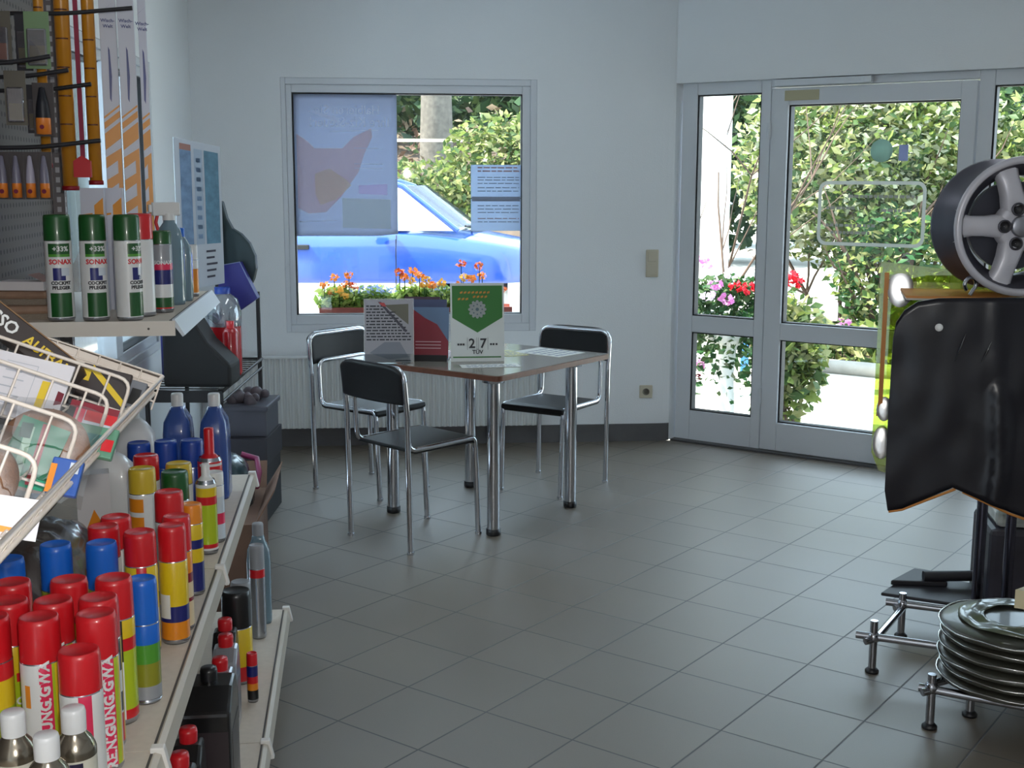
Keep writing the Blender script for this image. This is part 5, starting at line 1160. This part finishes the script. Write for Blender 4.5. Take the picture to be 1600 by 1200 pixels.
packet('printed_packet', 'dark packet with a diagonal yellow bar near the far end of the basket', (-.625, 1.86, 1.258), 18, 25, .075, .060, ('packet_brown', (50, 40, 40), .4), [(-.3, .32, .5, .5, 'yel', .75), (-.5, .05, -.3, .35, 'yel')])
packet('crumpled_packet', 'crumpled silver-grey packet at the far end of the basket', (-.600, 1.90, 1.243), 20, 30, .050, .045, ('packet_grey', (116, 120, 128), .25), [(-.4, -.3, .0, .3, 'pale'), (.1, -.4, .4, .2, 'black')])
t = packet('printed_packet', 'red and white packet with dark blue lettering in the basket', (-.577, 1.66, 1.243), 18, 30, .066, .050, ('packet_pale', (200, 196, 206), .4), [(-.5, .30, .5, .5, 'wine'), (-.14, .0, .5, .30, 'red'), (-.5, -.2, -.36, .3, 'black'), (-.36, -.2, -.16, .3, 'pink')])
m = MB(); add_text(m, 'sicht', .019, Matrix.Translation((.010, 0, -.012)) @ TX, bold=.0006); m.build('lettering', cm_('navy'), t)
packet('printed_packet', 'blue packet with an orange edge at the front rim of the basket', (-.500, 1.345, 1.243), 14, 30, .034, .042, ('packet_blue', (50, 90, 170), .35), [(-.5, -.5, -.3, .3, 'orange'), (.1, .1, .4, .4, 'pale')])
packet('printed_packet', 'small greenish packet with a red button beside the sponge pack', (-.522, 1.50, 1.252), 16, 34, .060, .040, ('packet_greenish', (90, 140, 116), .35), [(.24, -.3, .46, .1, 'red'), (-.1, -.2, .2, .2, 'teal')])
t = bthing('leaflet', 'white leaflet with orange print hanging at the near end of the basket', 'leaflet', bface((-.515, 1.205, 1.235), 12, 20))
m = MB(); m.box((-.08, 0, -.02), (.038, .002, .022)); m.build('sheet', mat('catalogue_white', (214, 212, 218), .5), t)
m = MB(); m.add([(-.08, -.0006, -.004), (.028, -.0006, -.010), (.028, -.0006, -.016), (-.08, -.0006, -.010)], [(0, 1, 2, 3)]); m.build('orange_print', OB, t)
# ================================================================== FAR LEFT CORNER: BLACK WIRE RACK AND HANGING GOODS
rk = thing('wire_rack', 'black wire rack in the left corner behind the shelf end', 'rack')
BW_ = mat('black_wire', (30, 28, 30), .4)
def RP(x, y, z): return Vector((x, y, z))
rx0, rx1, ry0, ry1 = -1.62, -1.275, 5.36, 6.38
for zz in (.65,):
    m = MB(); m.tube([RP(rx0, ry0, zz), RP(rx1, ry0, zz), RP(rx1-.03, ry1, zz), RP(rx0-.09, ry1, zz)], .008, 6, closed=True)
    m.box((rx0, ry0-.004, zz-.05), (rx1, ry0+.004, zz+.0))
    for k in range(16): y = ry0+(ry1-ry0)*k/15; m.tube([RP(rx0-.09*k/15, y, zz), RP(rx1-.03*k/15, y, zz)], .003, 5)
    m.tube([RP(rx1, ry0, zz-.045), RP(rx1-.03, ry1, zz-.045)], .006, 6)
    m.build('wire_shelf', BW_, rk)
for (x, y) in ((rx0+.01, ry0+.01), (rx1-.01, ry0+.01), (rx0-.08, ry1-.01), (rx1-.04, ry1-.01)):
    m = MB(); m.cyl((x, y, 0), (x, y, 1.0 if y > 6 else .66), .011); m.build('post', BW_, rk)
b = MB(); b.prism([(0, 0), (.30, 0), (.30, .10), (.20, .20), (.13, .32), (0, .32)], -.10, .10, 0, Matrix(((1, 0, 0, 0), (0, 0, -1, 0), (0, 1, 0, 0), (0, 0, 0, 1))))
o = b.build('black_case', mat('matt_black', (22, 22, 23), .7), None, (-1.545, 5.50, .66), 0, bevel=.015); tag(o, 'bulky matt black case with a sloping side on the wire rack', 'case')
# red fluid bottles behind the case
redf = mat('red_fluid', (170, 26, 34), .25, coat=.4)
jr = thing('fluid_bottle', 'large clear bottle of red fluid with a blue cap on the wire rack', 'bottle', (-1.355, 5.765, .66))
m = MB(); m.lathe([(.001, 0), (.078, 0), (.082, .015), (.082, .235)], 28, 0); m.build('fluid', redf, jr)
m = MB(); m.lathe([(.084, .235), (.084, .30), (.070, .36), (.035, .385), (.03, .39)], 28, 0, close=False); m.build('bottle_top', clear('bottle_clear', (.82, .86, .90), .5, alpha_rgb=(150, 160, 170), alpha=.35), jr)
m = MB(); m.lathe([(.036, .385), (.036, .415), (.001, .415)], 20); m.build('screw_cap', capmat('dblue'), jr)
j2 = thing('red_bottle', 'slim red bottle with a red cap at the right edge of the wire rack', 'bottle', (-1.295, 5.64, .66))
m = MB(); m.lathe([(.001, 0), (.034, 0), (.036, .01), (.036, .215), (.026, .235), (.014, .24)], 22, close=False); m.build('bottle_body', redf, j2)
m = MB(); m.lathe([(.018, .235), (.018, .27), (.001, .27)], 16); m.build('screw_cap', CAP_R, j2)
jug('blue_can', 'blue canister standing at the left of the black case', 'canister', 0, 0, .66, .07, .10, .33, 'navy', 'navy').location = (-1.60, 5.72, .66)
tb_ = MB(); tb_.cyl((-.15, -.02, .30), (.05, .02, .12), .028, seg=16); tag(tb_.build('silver_tube', mat('silver_foil', (150, 150, 176), .2, .7), None, (-1.42, 5.74, .80)), 'slanting silvery tube leaning behind the black case', 'tube')
gb = thing('grey_tray', 'grey plastic tray of small parts under the right edge of the wire rack', 'tray', (-1.235, 5.75, .395))
m = MB(); m.box((-.10, -.15, 0), (.10, .15, .13)); m.box((-.11, -.16, .12), (.11, .16, .145)); m.build('tray_body', mat('grey_blue_plastic', (84, 86, 98), .5), gb, bevel=.006)
m = MB(); 
rg = random.Random(5)
for k in range(9): m.ball((rg.uniform(-.07, .07), rg.uniform(-.11, .11), .155+rg.uniform(0, .02)), rg.uniform(.02, .035), seg=8, rings=6)
m.build('tray_filling', mat('parts_grey', (96, 90, 98), .5, var=.3), gb, kind='stuff')
tk = MB(); tk.box((-.13, -.2, .0), (.11, .17, .125)); tag(tk.build('storage_box', mat('dark_slate_box', (52, 52, 60), .6), None, (-1.235, 5.75, .27)), 'dark slate storage box carrying the grey tray of parts', 'box')
tk = MB(); tk.box((-.12, -.2, .0), (.10, .17, .27)); tag(tk.build('storage_crate', mat('black_crate', (34, 36, 40), .6), None, (-1.235, 5.75, .0)), 'black crate on the floor under the slate storage box', 'crate')
# brown carton at the shelf end with a dark teal bag on it
ct = thing('cardboard_carton', 'brown cardboard carton on the floor at the end of the shelf rack', 'carton', (-1.10, 4.62, 0), R(7))
m = MB(); m.box((-.145, -.30, 0), (.135, .26, .335)); m.build('carton_body', mat('cardboard', (112, 86, 72), .85, var=.08, vscale=15), ct)
m = MB(); m.add([(.135, -.30, .335), (.135, .26, .335), (.20, .26, .44), (.20, -.22, .44)], [(0, 1, 2, 3)]); m.add([(-.145, .26, .335), (.135, .26, .335), (.135, .33, .43), (-.145, .33, .43)], [(0, 1, 2, 3)]); m.build('flap', mat('cardboard', (112, 86, 72), .85, var=.08, vscale=15), ct, solid=.004)
tg = thing('teal_bag', 'dark teal plastic bag bulging out of the brown carton', 'bag', (-1.12, 4.62, .34))
m = MB(); m.grid(lambda u, v: ((.125+.015*noise.noise(Vector((u*6, v*5, 3))))*math.cos(u*2*PI)*math.sin(PI*v*.52+.0)**.6, (.21+.02*noise.noise(Vector((u*6, v*5, 8))))*math.sin(u*2*PI)*math.sin(PI*v*.52)**.6, .19*math.cos(PI*v*.5)), 28, 12); m.build('bag_body', mat('teal_film', (22, 48, 56), .25, coat=.4, var=.4, vscale=14), tg)
m = MB(); m.tube([(.05, .15, .16), (.11, .16, .14), (.13, .10, .10), (.135, .02, .06)], .012, 8); m.build('bag_edge', mat('bag_magenta', (130, 36, 84), .4), tg)
# goods hanging at the corner: poster board, black scraper board, teal round cover, blue box
pb = thing('display_board', 'tall bluish printed display board standing in the left corner', 'board', (-1.44, 5.72, 1.06), R(-6))
m = MB(); m.add([(-.085, -.06, 0), (.075, .10, .03), (.075, .10, .66), (-.085, -.06, .70)], [(0, 1, 2, 3)]); m.build('board', mat('board_pale', (176, 182, 190), .6), pb, solid=.006)
m = MB()
def bq(u0, u1, v0, v1, c):
    f = lambda u, v: (-.085+.16*u+.0025, -.06+.16*u-.0035, .03*u+(.70-.07*u)*v); m.add([f(u0, v0), f(u1, v0), f(u1, v1), f(u0, v1)], [(0, 1, 2, 3)], c)
bq(.12, .36, .30, .93, 0); bq(.42, .60, .30, .95, 1); bq(.64, .95, .30, .95, 2); bq(.12, .36, .93, .97, 3)
for k in range(9): bq(.46, .56, .34+.065*k, .37+.065*k, 0)
for k in range(5): bq(.62, .62+.3*(.6+.1*(k % 3)), .06+.045*k, .075+.045*k, 4)
m.build('board_print', [mat('board_blue', (104, 128, 156), .6, var=.2, vscale=30), mat('board_light', (150, 164, 180), .6), mat('board_teal', (86, 122, 142), .6, var=.2, vscale=30), mat('board_rust', (150, 110, 100), .6), mat('board_ink', (60, 60, 72), .6)], pb)
kb = MB(); kb.prism([(-.02, 0), (.02, 0), (.02, .40), (-.02, .42)], -.02, .02, 0, Matrix(((1, 0, 0, 0), (0, 0, -1, 0), (0, 1, 0, 0), (0, 0, 0, 1)))); tag(kb.build('black_post', mat('matt_black', (22, 22, 23), .7), None, (-1.40, 5.92, 1.04)), 'short black post beside the printed display board', 'post')
cv = thing('round_cover', 'dark teal teardrop-shaped cover hanging at the corner over the blue box', 'cover', (-1.395, 5.94, 1.03), 0)
pts = [(.0, .44), (.015, .44), (.035, .36), (.06, .31), (.10, .285), (.14, .24), (.165, .18), (.168, .12), (.155, .07), (.14, .04), (.0, .0)]
m = MB(); n_ = len(pts)
m.prism(pts[::-1], -.035, .02, 0, Matrix(((1, 0, 0, 0), (0, 0, -1, 0), (0, 1, 0, 0), (0, 0, 0, 1)))); m.build('cover_shell', mat('dark_teal', (26, 46, 50), .45), cv, bevel=.012)
bb_ = thing('blue_box', 'tilted dark blue box hanging in front of the teal cover', 'box', (-1.395, 5.86, 1.155), 0)
m = MB(); m.add([(0, 0, 0), (.0, 0, .01), (.105, 0, .03), (.185, 0, -.14), (.10, 0, -.20), (.0, .055, .0), (.0, .055, .01), (.105, .055, .03), (.185, .055, -.14), (.10, .055, -.20), (0, 0, -.09), (0, .055, -.09)], [(1, 10, 4, 3, 2), (6, 7, 8, 9, 11), (1, 2, 7, 6), (2, 3, 8, 7), (3, 4, 9, 8), (4, 10, 11, 9), (10, 1, 6, 11)]); m.build('box_body', mat('royal_blue', (42, 40, 122), .45), bb_, bevel=.002)
m = MB(); m.tube([(.0, -.001, .012), (.105, -.001, .031), (.15, -.001, -.068), (.185, -.001, -.14)], .0022, 6); m.build('pale_edge', mat('pale_blue_edge', (130, 140, 180), .5), bb_)

# ================================================================== RIGHT: WHEEL DISPLAY
STEEL = mat('polished_steel', (170, 172, 178), .16, 1.0)
def clamp(mb, p, r=.021): mb.ball(p, r, seg=12, rings=8)
def stand(label, posts, bars, zb, tall, name='tube_stand'):
    st = thing(name, label, 'stand')
    for (x, y, h) in posts:
        m = MB(); m.cyl((x, y, .012), (x, y, h), .0125, seg=14); m.build('post', STEEL, st)
        m = MB(); m.lathe([(.001, 0), (.022, 0), (.022, .008), (.014, .016), (.001, .016)], 18, 0, Matrix.Translation((x, y, 0))); m.build('foot', BLACK_P, st)
    for a, b2 in bars:
        m = MB(); m.cyl(a, b2, .0125, seg=14); m.build('cross_bar', STEEL, st)
    for (x, y, h) in posts[:tall]:
        m = MB(); clamp(m, (x, y, zb), .02); m.cyl((x-.03, y-.01, zb-.012), (x+.02, y+.006, zb-.006), .012, seg=10); m.build('clamp', STEEL, st)
    return st
A, B, Cc, D = (1.17, 3.803), (1.361, 4.118), (1.219, 3.39), (1.367, 3.474)
dA = (Vector((1.365, 3.71))-Vector((1.121, 3.814))).normalized(); dC = (Vector((1.43, 3.252))-Vector((1.187, 3.381))).normalized()
a0 = Vector((A[0], A[1]))-dA*.055; a1 = Vector((A[0], A[1]))+dA*.62; b0 = Vector((B[0], B[1]))-dA*.055; b1 = Vector((B[0], B[1]))+dA*.62
stand('chrome tube floor stand with four feet behind the disc stack', [(A[0], A[1], .175), (B[0], B[1], .16), (A[0]+dA.x*.56, A[1]+dA.y*.56, .175), (B[0]+dA.x*.56, B[1]+dA.y*.56, .16)],
      [((a0.x, a0.y, .12), (a1.x, a1.y, .12)), ((b0.x, b0.y, .12), (b1.x, b1.y, .12)), ((A[0], A[1], .105), (B[0], B[1], .105))], .12, 2)
c0 = Vector((Cc[0], Cc[1]))-dC*.035; c1 = Vector((Cc[0], Cc[1]))+dC*.62
perp = (Vector(D)-Vector(Cc))
stand('chrome tube floor stand nearest the viewer under the disc stack', [(Cc[0], Cc[1], .165), (D[0], D[1], .12), (Cc[0]+dC.x*.56, Cc[1]+dC.y*.56, .165)],
      [((c0.x, c0.y, .118), (c1.x, c1.y, .118)), ((Cc[0], Cc[1], .135), (D[0]+.02, D[1]+.012, .135))], .125, 1)
# main display column with two poles and the wooden top board
dp = thing('wheel_display', 'display stand on two dark steel poles with a thin orange-edged top board', 'display stand')
for (x, y) in ((1.462, 3.722), (1.62, 3.88)):
    m = MB(); m.cyl((x, y, .012), (x, y, 1.224), .0165, seg=16); po = m.build('pole', mat('dark_steel', (84, 84, 98), .2, 1.0), dp)
    m = MB(); m.lathe([(.001, 0), (.05, 0), (.05, .008), (.02, .014), (.001, .014)], 20, 0, Matrix.Translation((x, y, 0))); m.build('pole_foot', BLACK_P, po)
m = MB(); m.box((-.34, -.15, 0), (.45, .15, .006), 0); m.box((-.342, -.152, .006), (.452, .152, .013), 1); m.build('top_board', [mat('board_edge_pale', (190, 186, 180), .4), mat('board_edge_orange', (204, 134, 60), .5)], dp, (1.535, 3.72, 1.224), R(-14))
# alloy wheel
WX = Vector((1.478, 3.68, 1.443)); ax = R(-91)     # the wheel's face looks along this heading
wheel = thing('alloy_wheel', 'silver five-spoke alloy wheel with dark barrel standing on the display', 'wheel', WX, ax+PI/2)
# local: face looks along -y ; wheel axis = y
TWh = Matrix.Rotation(PI/2, 4, 'X')      # lathe z -> -y
ALU = mat('alloy_silver', (196, 196, 204), .33, .15); BAR = mat('barrel_grey', (88, 88, 98), .4, .6); DK = mat('lug_dark', (30, 30, 34), .5)
RR = .199
m = MB(); m.lathe([(RR-.012, .098), (RR, .098), (RR, .086), (RR-.010, .080), (RR-.014, .06), (RR-.028, .045), (RR-.045, .02), (RR-.045, -.02), (RR-.026, -.05), (RR-.022, -.115), (RR-.004, -.128), (RR-.002, -.140), (RR-.010, -.142), (RR-.034, -.10), (RR-.055, -.02), (RR-.052, .03), (RR-.03, .07), (RR-.012, .098)], 56, 0, TWh, close=False); m.build('barrel', BAR, wheel)
m = MB(); m.lathe([(RR-.022, .066), (RR-.018, .096), (RR-.013, .102), (RR+.001, .102), (RR+.003, .088)], 56, 0, TWh, close=False); m.build('rim_lip', ALU, wheel)
for k in range(5):
    a = PI/2+2*PI*k/5+R(18); T = TWh @ Matrix.Rotation(a, 4, 'Z'); m = MB()
    sec = [(.035, .040, .066, .030), (.065, .034, .076, .034), (.10, .030, .082, .040), (.14, .0295, .080, .044), (.168, .035, .074, .046), (.190, .048, .078, .050)]
    vs = []; 
    for (r_, hw, zt, zb_) in sec:
        vs += [(r_, -hw, zb_), (r_, -hw*.95, zt-.008), (r_, -hw*.6, zt), (r_, hw*.6, zt), (r_, hw*.95, zt-.008), (r_, hw, zb_)]
    fs = [(i*6+j, (i+1)*6+j, (i+1)*6+j+1, i*6+j+1) for i in range(len(sec)-1) for j in range(5)]
    m.add(vs, fs, 0, True, T); m.build('spoke', ALU, wheel)
m = MB(); m.lathe([(.072, .030), (.072, .060), (.062, .070), (.034, .072), (.030, .066), (.001, .066)], 40, 0, TWh); hub = m.build('hub', ALU, wheel)
m = MB(); m.lathe([(.031, .0665), (.031, .077), (.026, .080), (.001, .080)], 30, 0, TWh); m.build('hub_cap', mat('hub_cap_grey', (150, 152, 160), .3, .7), hub)
for k in range(5):
    a = PI/2+2*PI*k/5+R(18); T = TWh @ Matrix.Translation((.052*math.cos(a), .052*math.sin(a), .009))
    m = MB(); m.lathe([(.0165, .0735), (.0135, .0738), (.013, .066), (.001, .066)], 20, 0, T, close=False); m.build('lug_hole', DK, hub)
    m = MB(); m.lathe([(.0195, .069), (.0195, .0725), (.0165, .0735)], 20, 0, T, close=False); m.build('lug_seat', BAR, hub)
m = MB(); m.lathe([(.001, -.03), (.125, -.03), (.13, -.025), (.13, .0)], 36, 0, TWh); m.build('inner_dish', mat('dish_dark', (62, 64, 74), .5, .4), wheel)
# chrome hook holding the wheel on the board
m = MB(); m.tube(arc((0, 0, .02), .02, R(-60), R(230), 14, ((1, 0, 0), (0, 0, 1))), .006, 8); m.tube([(.012, 0, .006), (.0, 0, -.012)], .006, 8)
tag(m.build('wheel_hook', STEEL, None, (1.335, 3.60, 1.255), R(20)), 'small chrome hook at the foot of the alloy wheel', 'hook')
# black car mat in clear film hanging in front
mt = thing('car_mat', 'large black rubber car mat in clear film hanging from the display', 'car mat', (1.465, 3.42, 0), R(-12))
outl = [(-.386, 1.13), (-.380, 1.175), (-.360, 1.210), (-.325, 1.236), (-.27, 1.247), (-.1, 1.252), (.30, 1.255), (.30, .545), (.16, .575), (-.04, .640), (-.185, .697), (-.20, .703), (-.335, .630), (-.375, .622), (-.386, .68), (-.388, .9)]
from mathutils.geometry import tessellate_polygon
def bump_y(x, z):
    return -.012*math.exp(-((x+.10+.02*math.sin(z*6))/.022)**2)*(1 if z < 1.0 else .3)-.02*math.exp(-((x-.17)/.05)**2)-.008*math.sin(x*9+z*3)-.004*noise.noise(Vector((x*14, z*9, 2)))
bmx = bmesh.new(); vv_ = [bmx.verts.new((x, 0, z)) for x, z in outl]; bmx.faces.new(vv_)
bmesh.ops.triangulate(bmx, faces=bmx.faces[:])
for _ in range(5): bmesh.ops.subdivide_edges(bmx, edges=[e for e in bmx.edges if e.calc_length() > .02], cuts=1, use_grid_fill=False); bmesh.ops.triangulate(bmx, faces=[f for f in bmx.faces if len(f.verts) > 3])
m = MB(); m.add([(v.co.x, bump_y(v.co.x, v.co.z), v.co.z) for v in bmx.verts], [tuple(v.index for v in f.verts) for f in (bmx.verts.index_update() or bmx.faces)], 0, True); bmx.free()
m.build('mat_panel', mat('film_black', (20, 20, 28), .28, spec=.4), mt, solid=.012)
m = MB(); m.tube([(-.19, .012, .695), (-.335, .012, .625), (-.372, .012, .617)], .004, 6); m.tube([(-.17, .012, .687), (-.04, .012, .631), (.16, .012, .566), (.30, .012, .537)], .004, 6); m.build('orange_hem', mat('board_edge_orange', (204, 134, 60), .5), mt)
m = MB(); m.lathe([(.001, 0), (.011, 0), (.011, .001), (.001, .001)], 16, 0, Matrix.Translation((-.265, bump_y(-.265, 1.13)-.0085, 1.165)) @ Matrix.Rotation(PI/2, 4, 'X')); m.build('white_dot', cm_('white'), mt)
for i, (x, z, dz) in enumerate([(-.205, 1.11, .08), (-.135, 1.10, .06), (.175, .95, .22), (.19, .88, .1)]):
    m = MB(); m.tube([(x+.012, bump_y(x+.012, z+dz/2)-.010, z+dz/2), (x, bump_y(x, z)-.015, z), (x-.012, bump_y(x-.012, z-dz/2)-.010, z-dz/2)], [.001, .004, .001], 6); m.build('film_crease', mat('film_gloss', (26, 26, 34), .06, coat=1), mt)
# lime acrylic sheet with an orange edge behind the mat
lp = thing('lime_sheet', 'translucent lime safety sheet with bright reflective patches between door and car mat', 'sheet', (1.245, 3.92, 0), R(-16.4))
LIME = clear('lime_acrylic', (.72, .86, .30), .5, alpha_rgb=(186, 206, 70), alpha=.25)
m = MB(); m.prism([(-.075, 1.32), (.30, 1.28), (.30, .70), (.02, .62), (-.05, .64), (-.075, .70)], -.002, .002, 0, Matrix(((1, 0, 0, 0), (0, 0, -1, 0), (0, 1, 0, 0), (0, 0, 0, 1)))); m.build('sheet_body', LIME, lp)
m = MB(); m.box((-.062, -.006, .84), (-.048, .006, 1.285)); m.box((-.066, -.005, .60+.22), (-.055, .005, .84)); m.build('orange_edge', mat('board_edge_orange', (204, 134, 60), .5), lp)
bw = mat('reflective_foil', (250, 250, 250), .36, 1.0)
for (x, z, a, b2) in ((-.045, .735, .028, .055), (-.042, .845, .024, .04), (-.012, 1.235, .04, .06)):
    TT = Matrix.Translation((x, -.004, z)) @ Matrix.Rotation(R(-5), 4, 'X') @ Matrix.Rotation(PI/2, 4, 'X') @ Matrix.Diagonal((a, b2, 1, 1))
    m = MB(); m.lathe([(1, 0), (.95, .0015), (.6, .0035), (.001, .0045)], 24, 0, TT, close=False); m.build('reflective_patch', bw, lp)
# stack of film-wrapped wheel covers on the stands
for k in range(6):
    wc = thing('wheel_cover', ['lowest film-wrapped wheel cover of the stack', 'second film-wrapped wheel cover from the bottom of the stack', 'third film-wrapped wheel cover from the bottom of the stack', 'third film-wrapped wheel cover from the top of the stack', 'second film-wrapped wheel cover from the top of the stack', 'topmost film-wrapped wheel cover of the stack'][k], 'wheel cover', (1.474+.006*math.sin(k*2.1), 3.42+.006*math.cos(k*1.7), .1335+.031*k), k*.7, 'stack of film-wrapped wheel covers')
    m = MB(); m.lathe([(.001, 0), (.195, 0), (.215, .006), (.218, .015), (.205, .023), (.16, .0285), (.06, .0295), (.001, .0295)], 40); m.build('cover_disc', mat('cover_dark', (60, 60, 52), .42, .1, coat=.25, var=.35, vscale=9), wc)
    m = MB(); m.tube([(.2195*math.cos(2*PI*j/40), .2195*math.sin(2*PI*j/40), .018+.002*math.sin(j*1.3+k)) for j in range(40)], .0025, 6, closed=True); m.build('bright_rim', mat('rim_bright', (190, 190, 186), .15, .9), wc)
m = MB(); m.grid(lambda u, v: ((.10+.07*v)*math.cos(u*2*PI)*1.0, (.10+.07*v)*math.sin(u*2*PI), .328+.012*noise.noise(Vector((math.cos(u*6.28)*2, math.sin(u*6.28)*2, v*3)))-.006*v), 40, 8)
tag(m.build('film_bag', mat('green_film', (88, 96, 78), .3, coat=.5), None, (1.474, 3.42, 0), solid=.002), 'crumpled greenish plastic film on top of the wheel cover stack', 'film')
# folded black mat with a rolled edge lying on the far stand
fmn = thing('folded_mat', 'folded black rubber mat lying over the chrome stand', 'mat', (1.515, 4.20, .1335), R(-30))
m = MB(); m.prism([(-.17, -.14), (.15, -.12), (.16, .13), (-.13, .15)], 0, .012); m.prism([(-.16, -.04), (.02, .04), (.0, .15), (-.12, .15)], .012, .03); m.build('mat_sheet', mat('rubber_black', (34, 34, 40), .55), fmn, bevel=.004)
m = MB(); m.cyl((-.06, .02, .045), (.13, .12, .05), .019, seg=14); m.build('rolled_edge', mat('rubber_black', (34, 34, 40), .55), fmn)
# pale board and goods at the right edge
pw = MB(); pw.prism([(0, 0), (.16, -.10), (.34, .02), (.16, .12)], 0, .05); o = pw.build('wooden_board', [mat('pale_board', (206, 196, 160), .5)], None, (1.335, 3.14, .455)); tag(o, 'pale wooden board end reaching in at the right picture edge', 'board', kind='thing')
bs2 = thing('board_bracket', 'thin steel stand carrying the pale wooden board', 'stand', (1.50, 3.13, 0)); m = MB(); m.cyl((.02, 0, 0), (.02, 0, .455), .012); m.lathe([(.001, 0), (.06, 0), (.05, .012), (.001, .012)], 18, 0, Matrix.Translation((.02, 0, 0))); m.build('pole', STEEL, bs2)
dg = thing('tyre_pack', 'dark film-wrapped parcel standing behind the display poles', 'parcel', (1.86, 4.2, 0), R(-10))
m = MB(); m.box((-.20, -.16, 0), (.22, .16, .40)); m.build('parcel_body', mat('parcel_dark', (44, 42, 52), .5, var=.3, vscale=10), dg, bevel=.02)
m = MB(); m.box((-.18, -.14, .40), (.2, .14, .47)); m.build('film_top', mat('film_pale', (170, 174, 170), .2, coat=.6, var=.3, vscale=25), dg, bevel=.02)
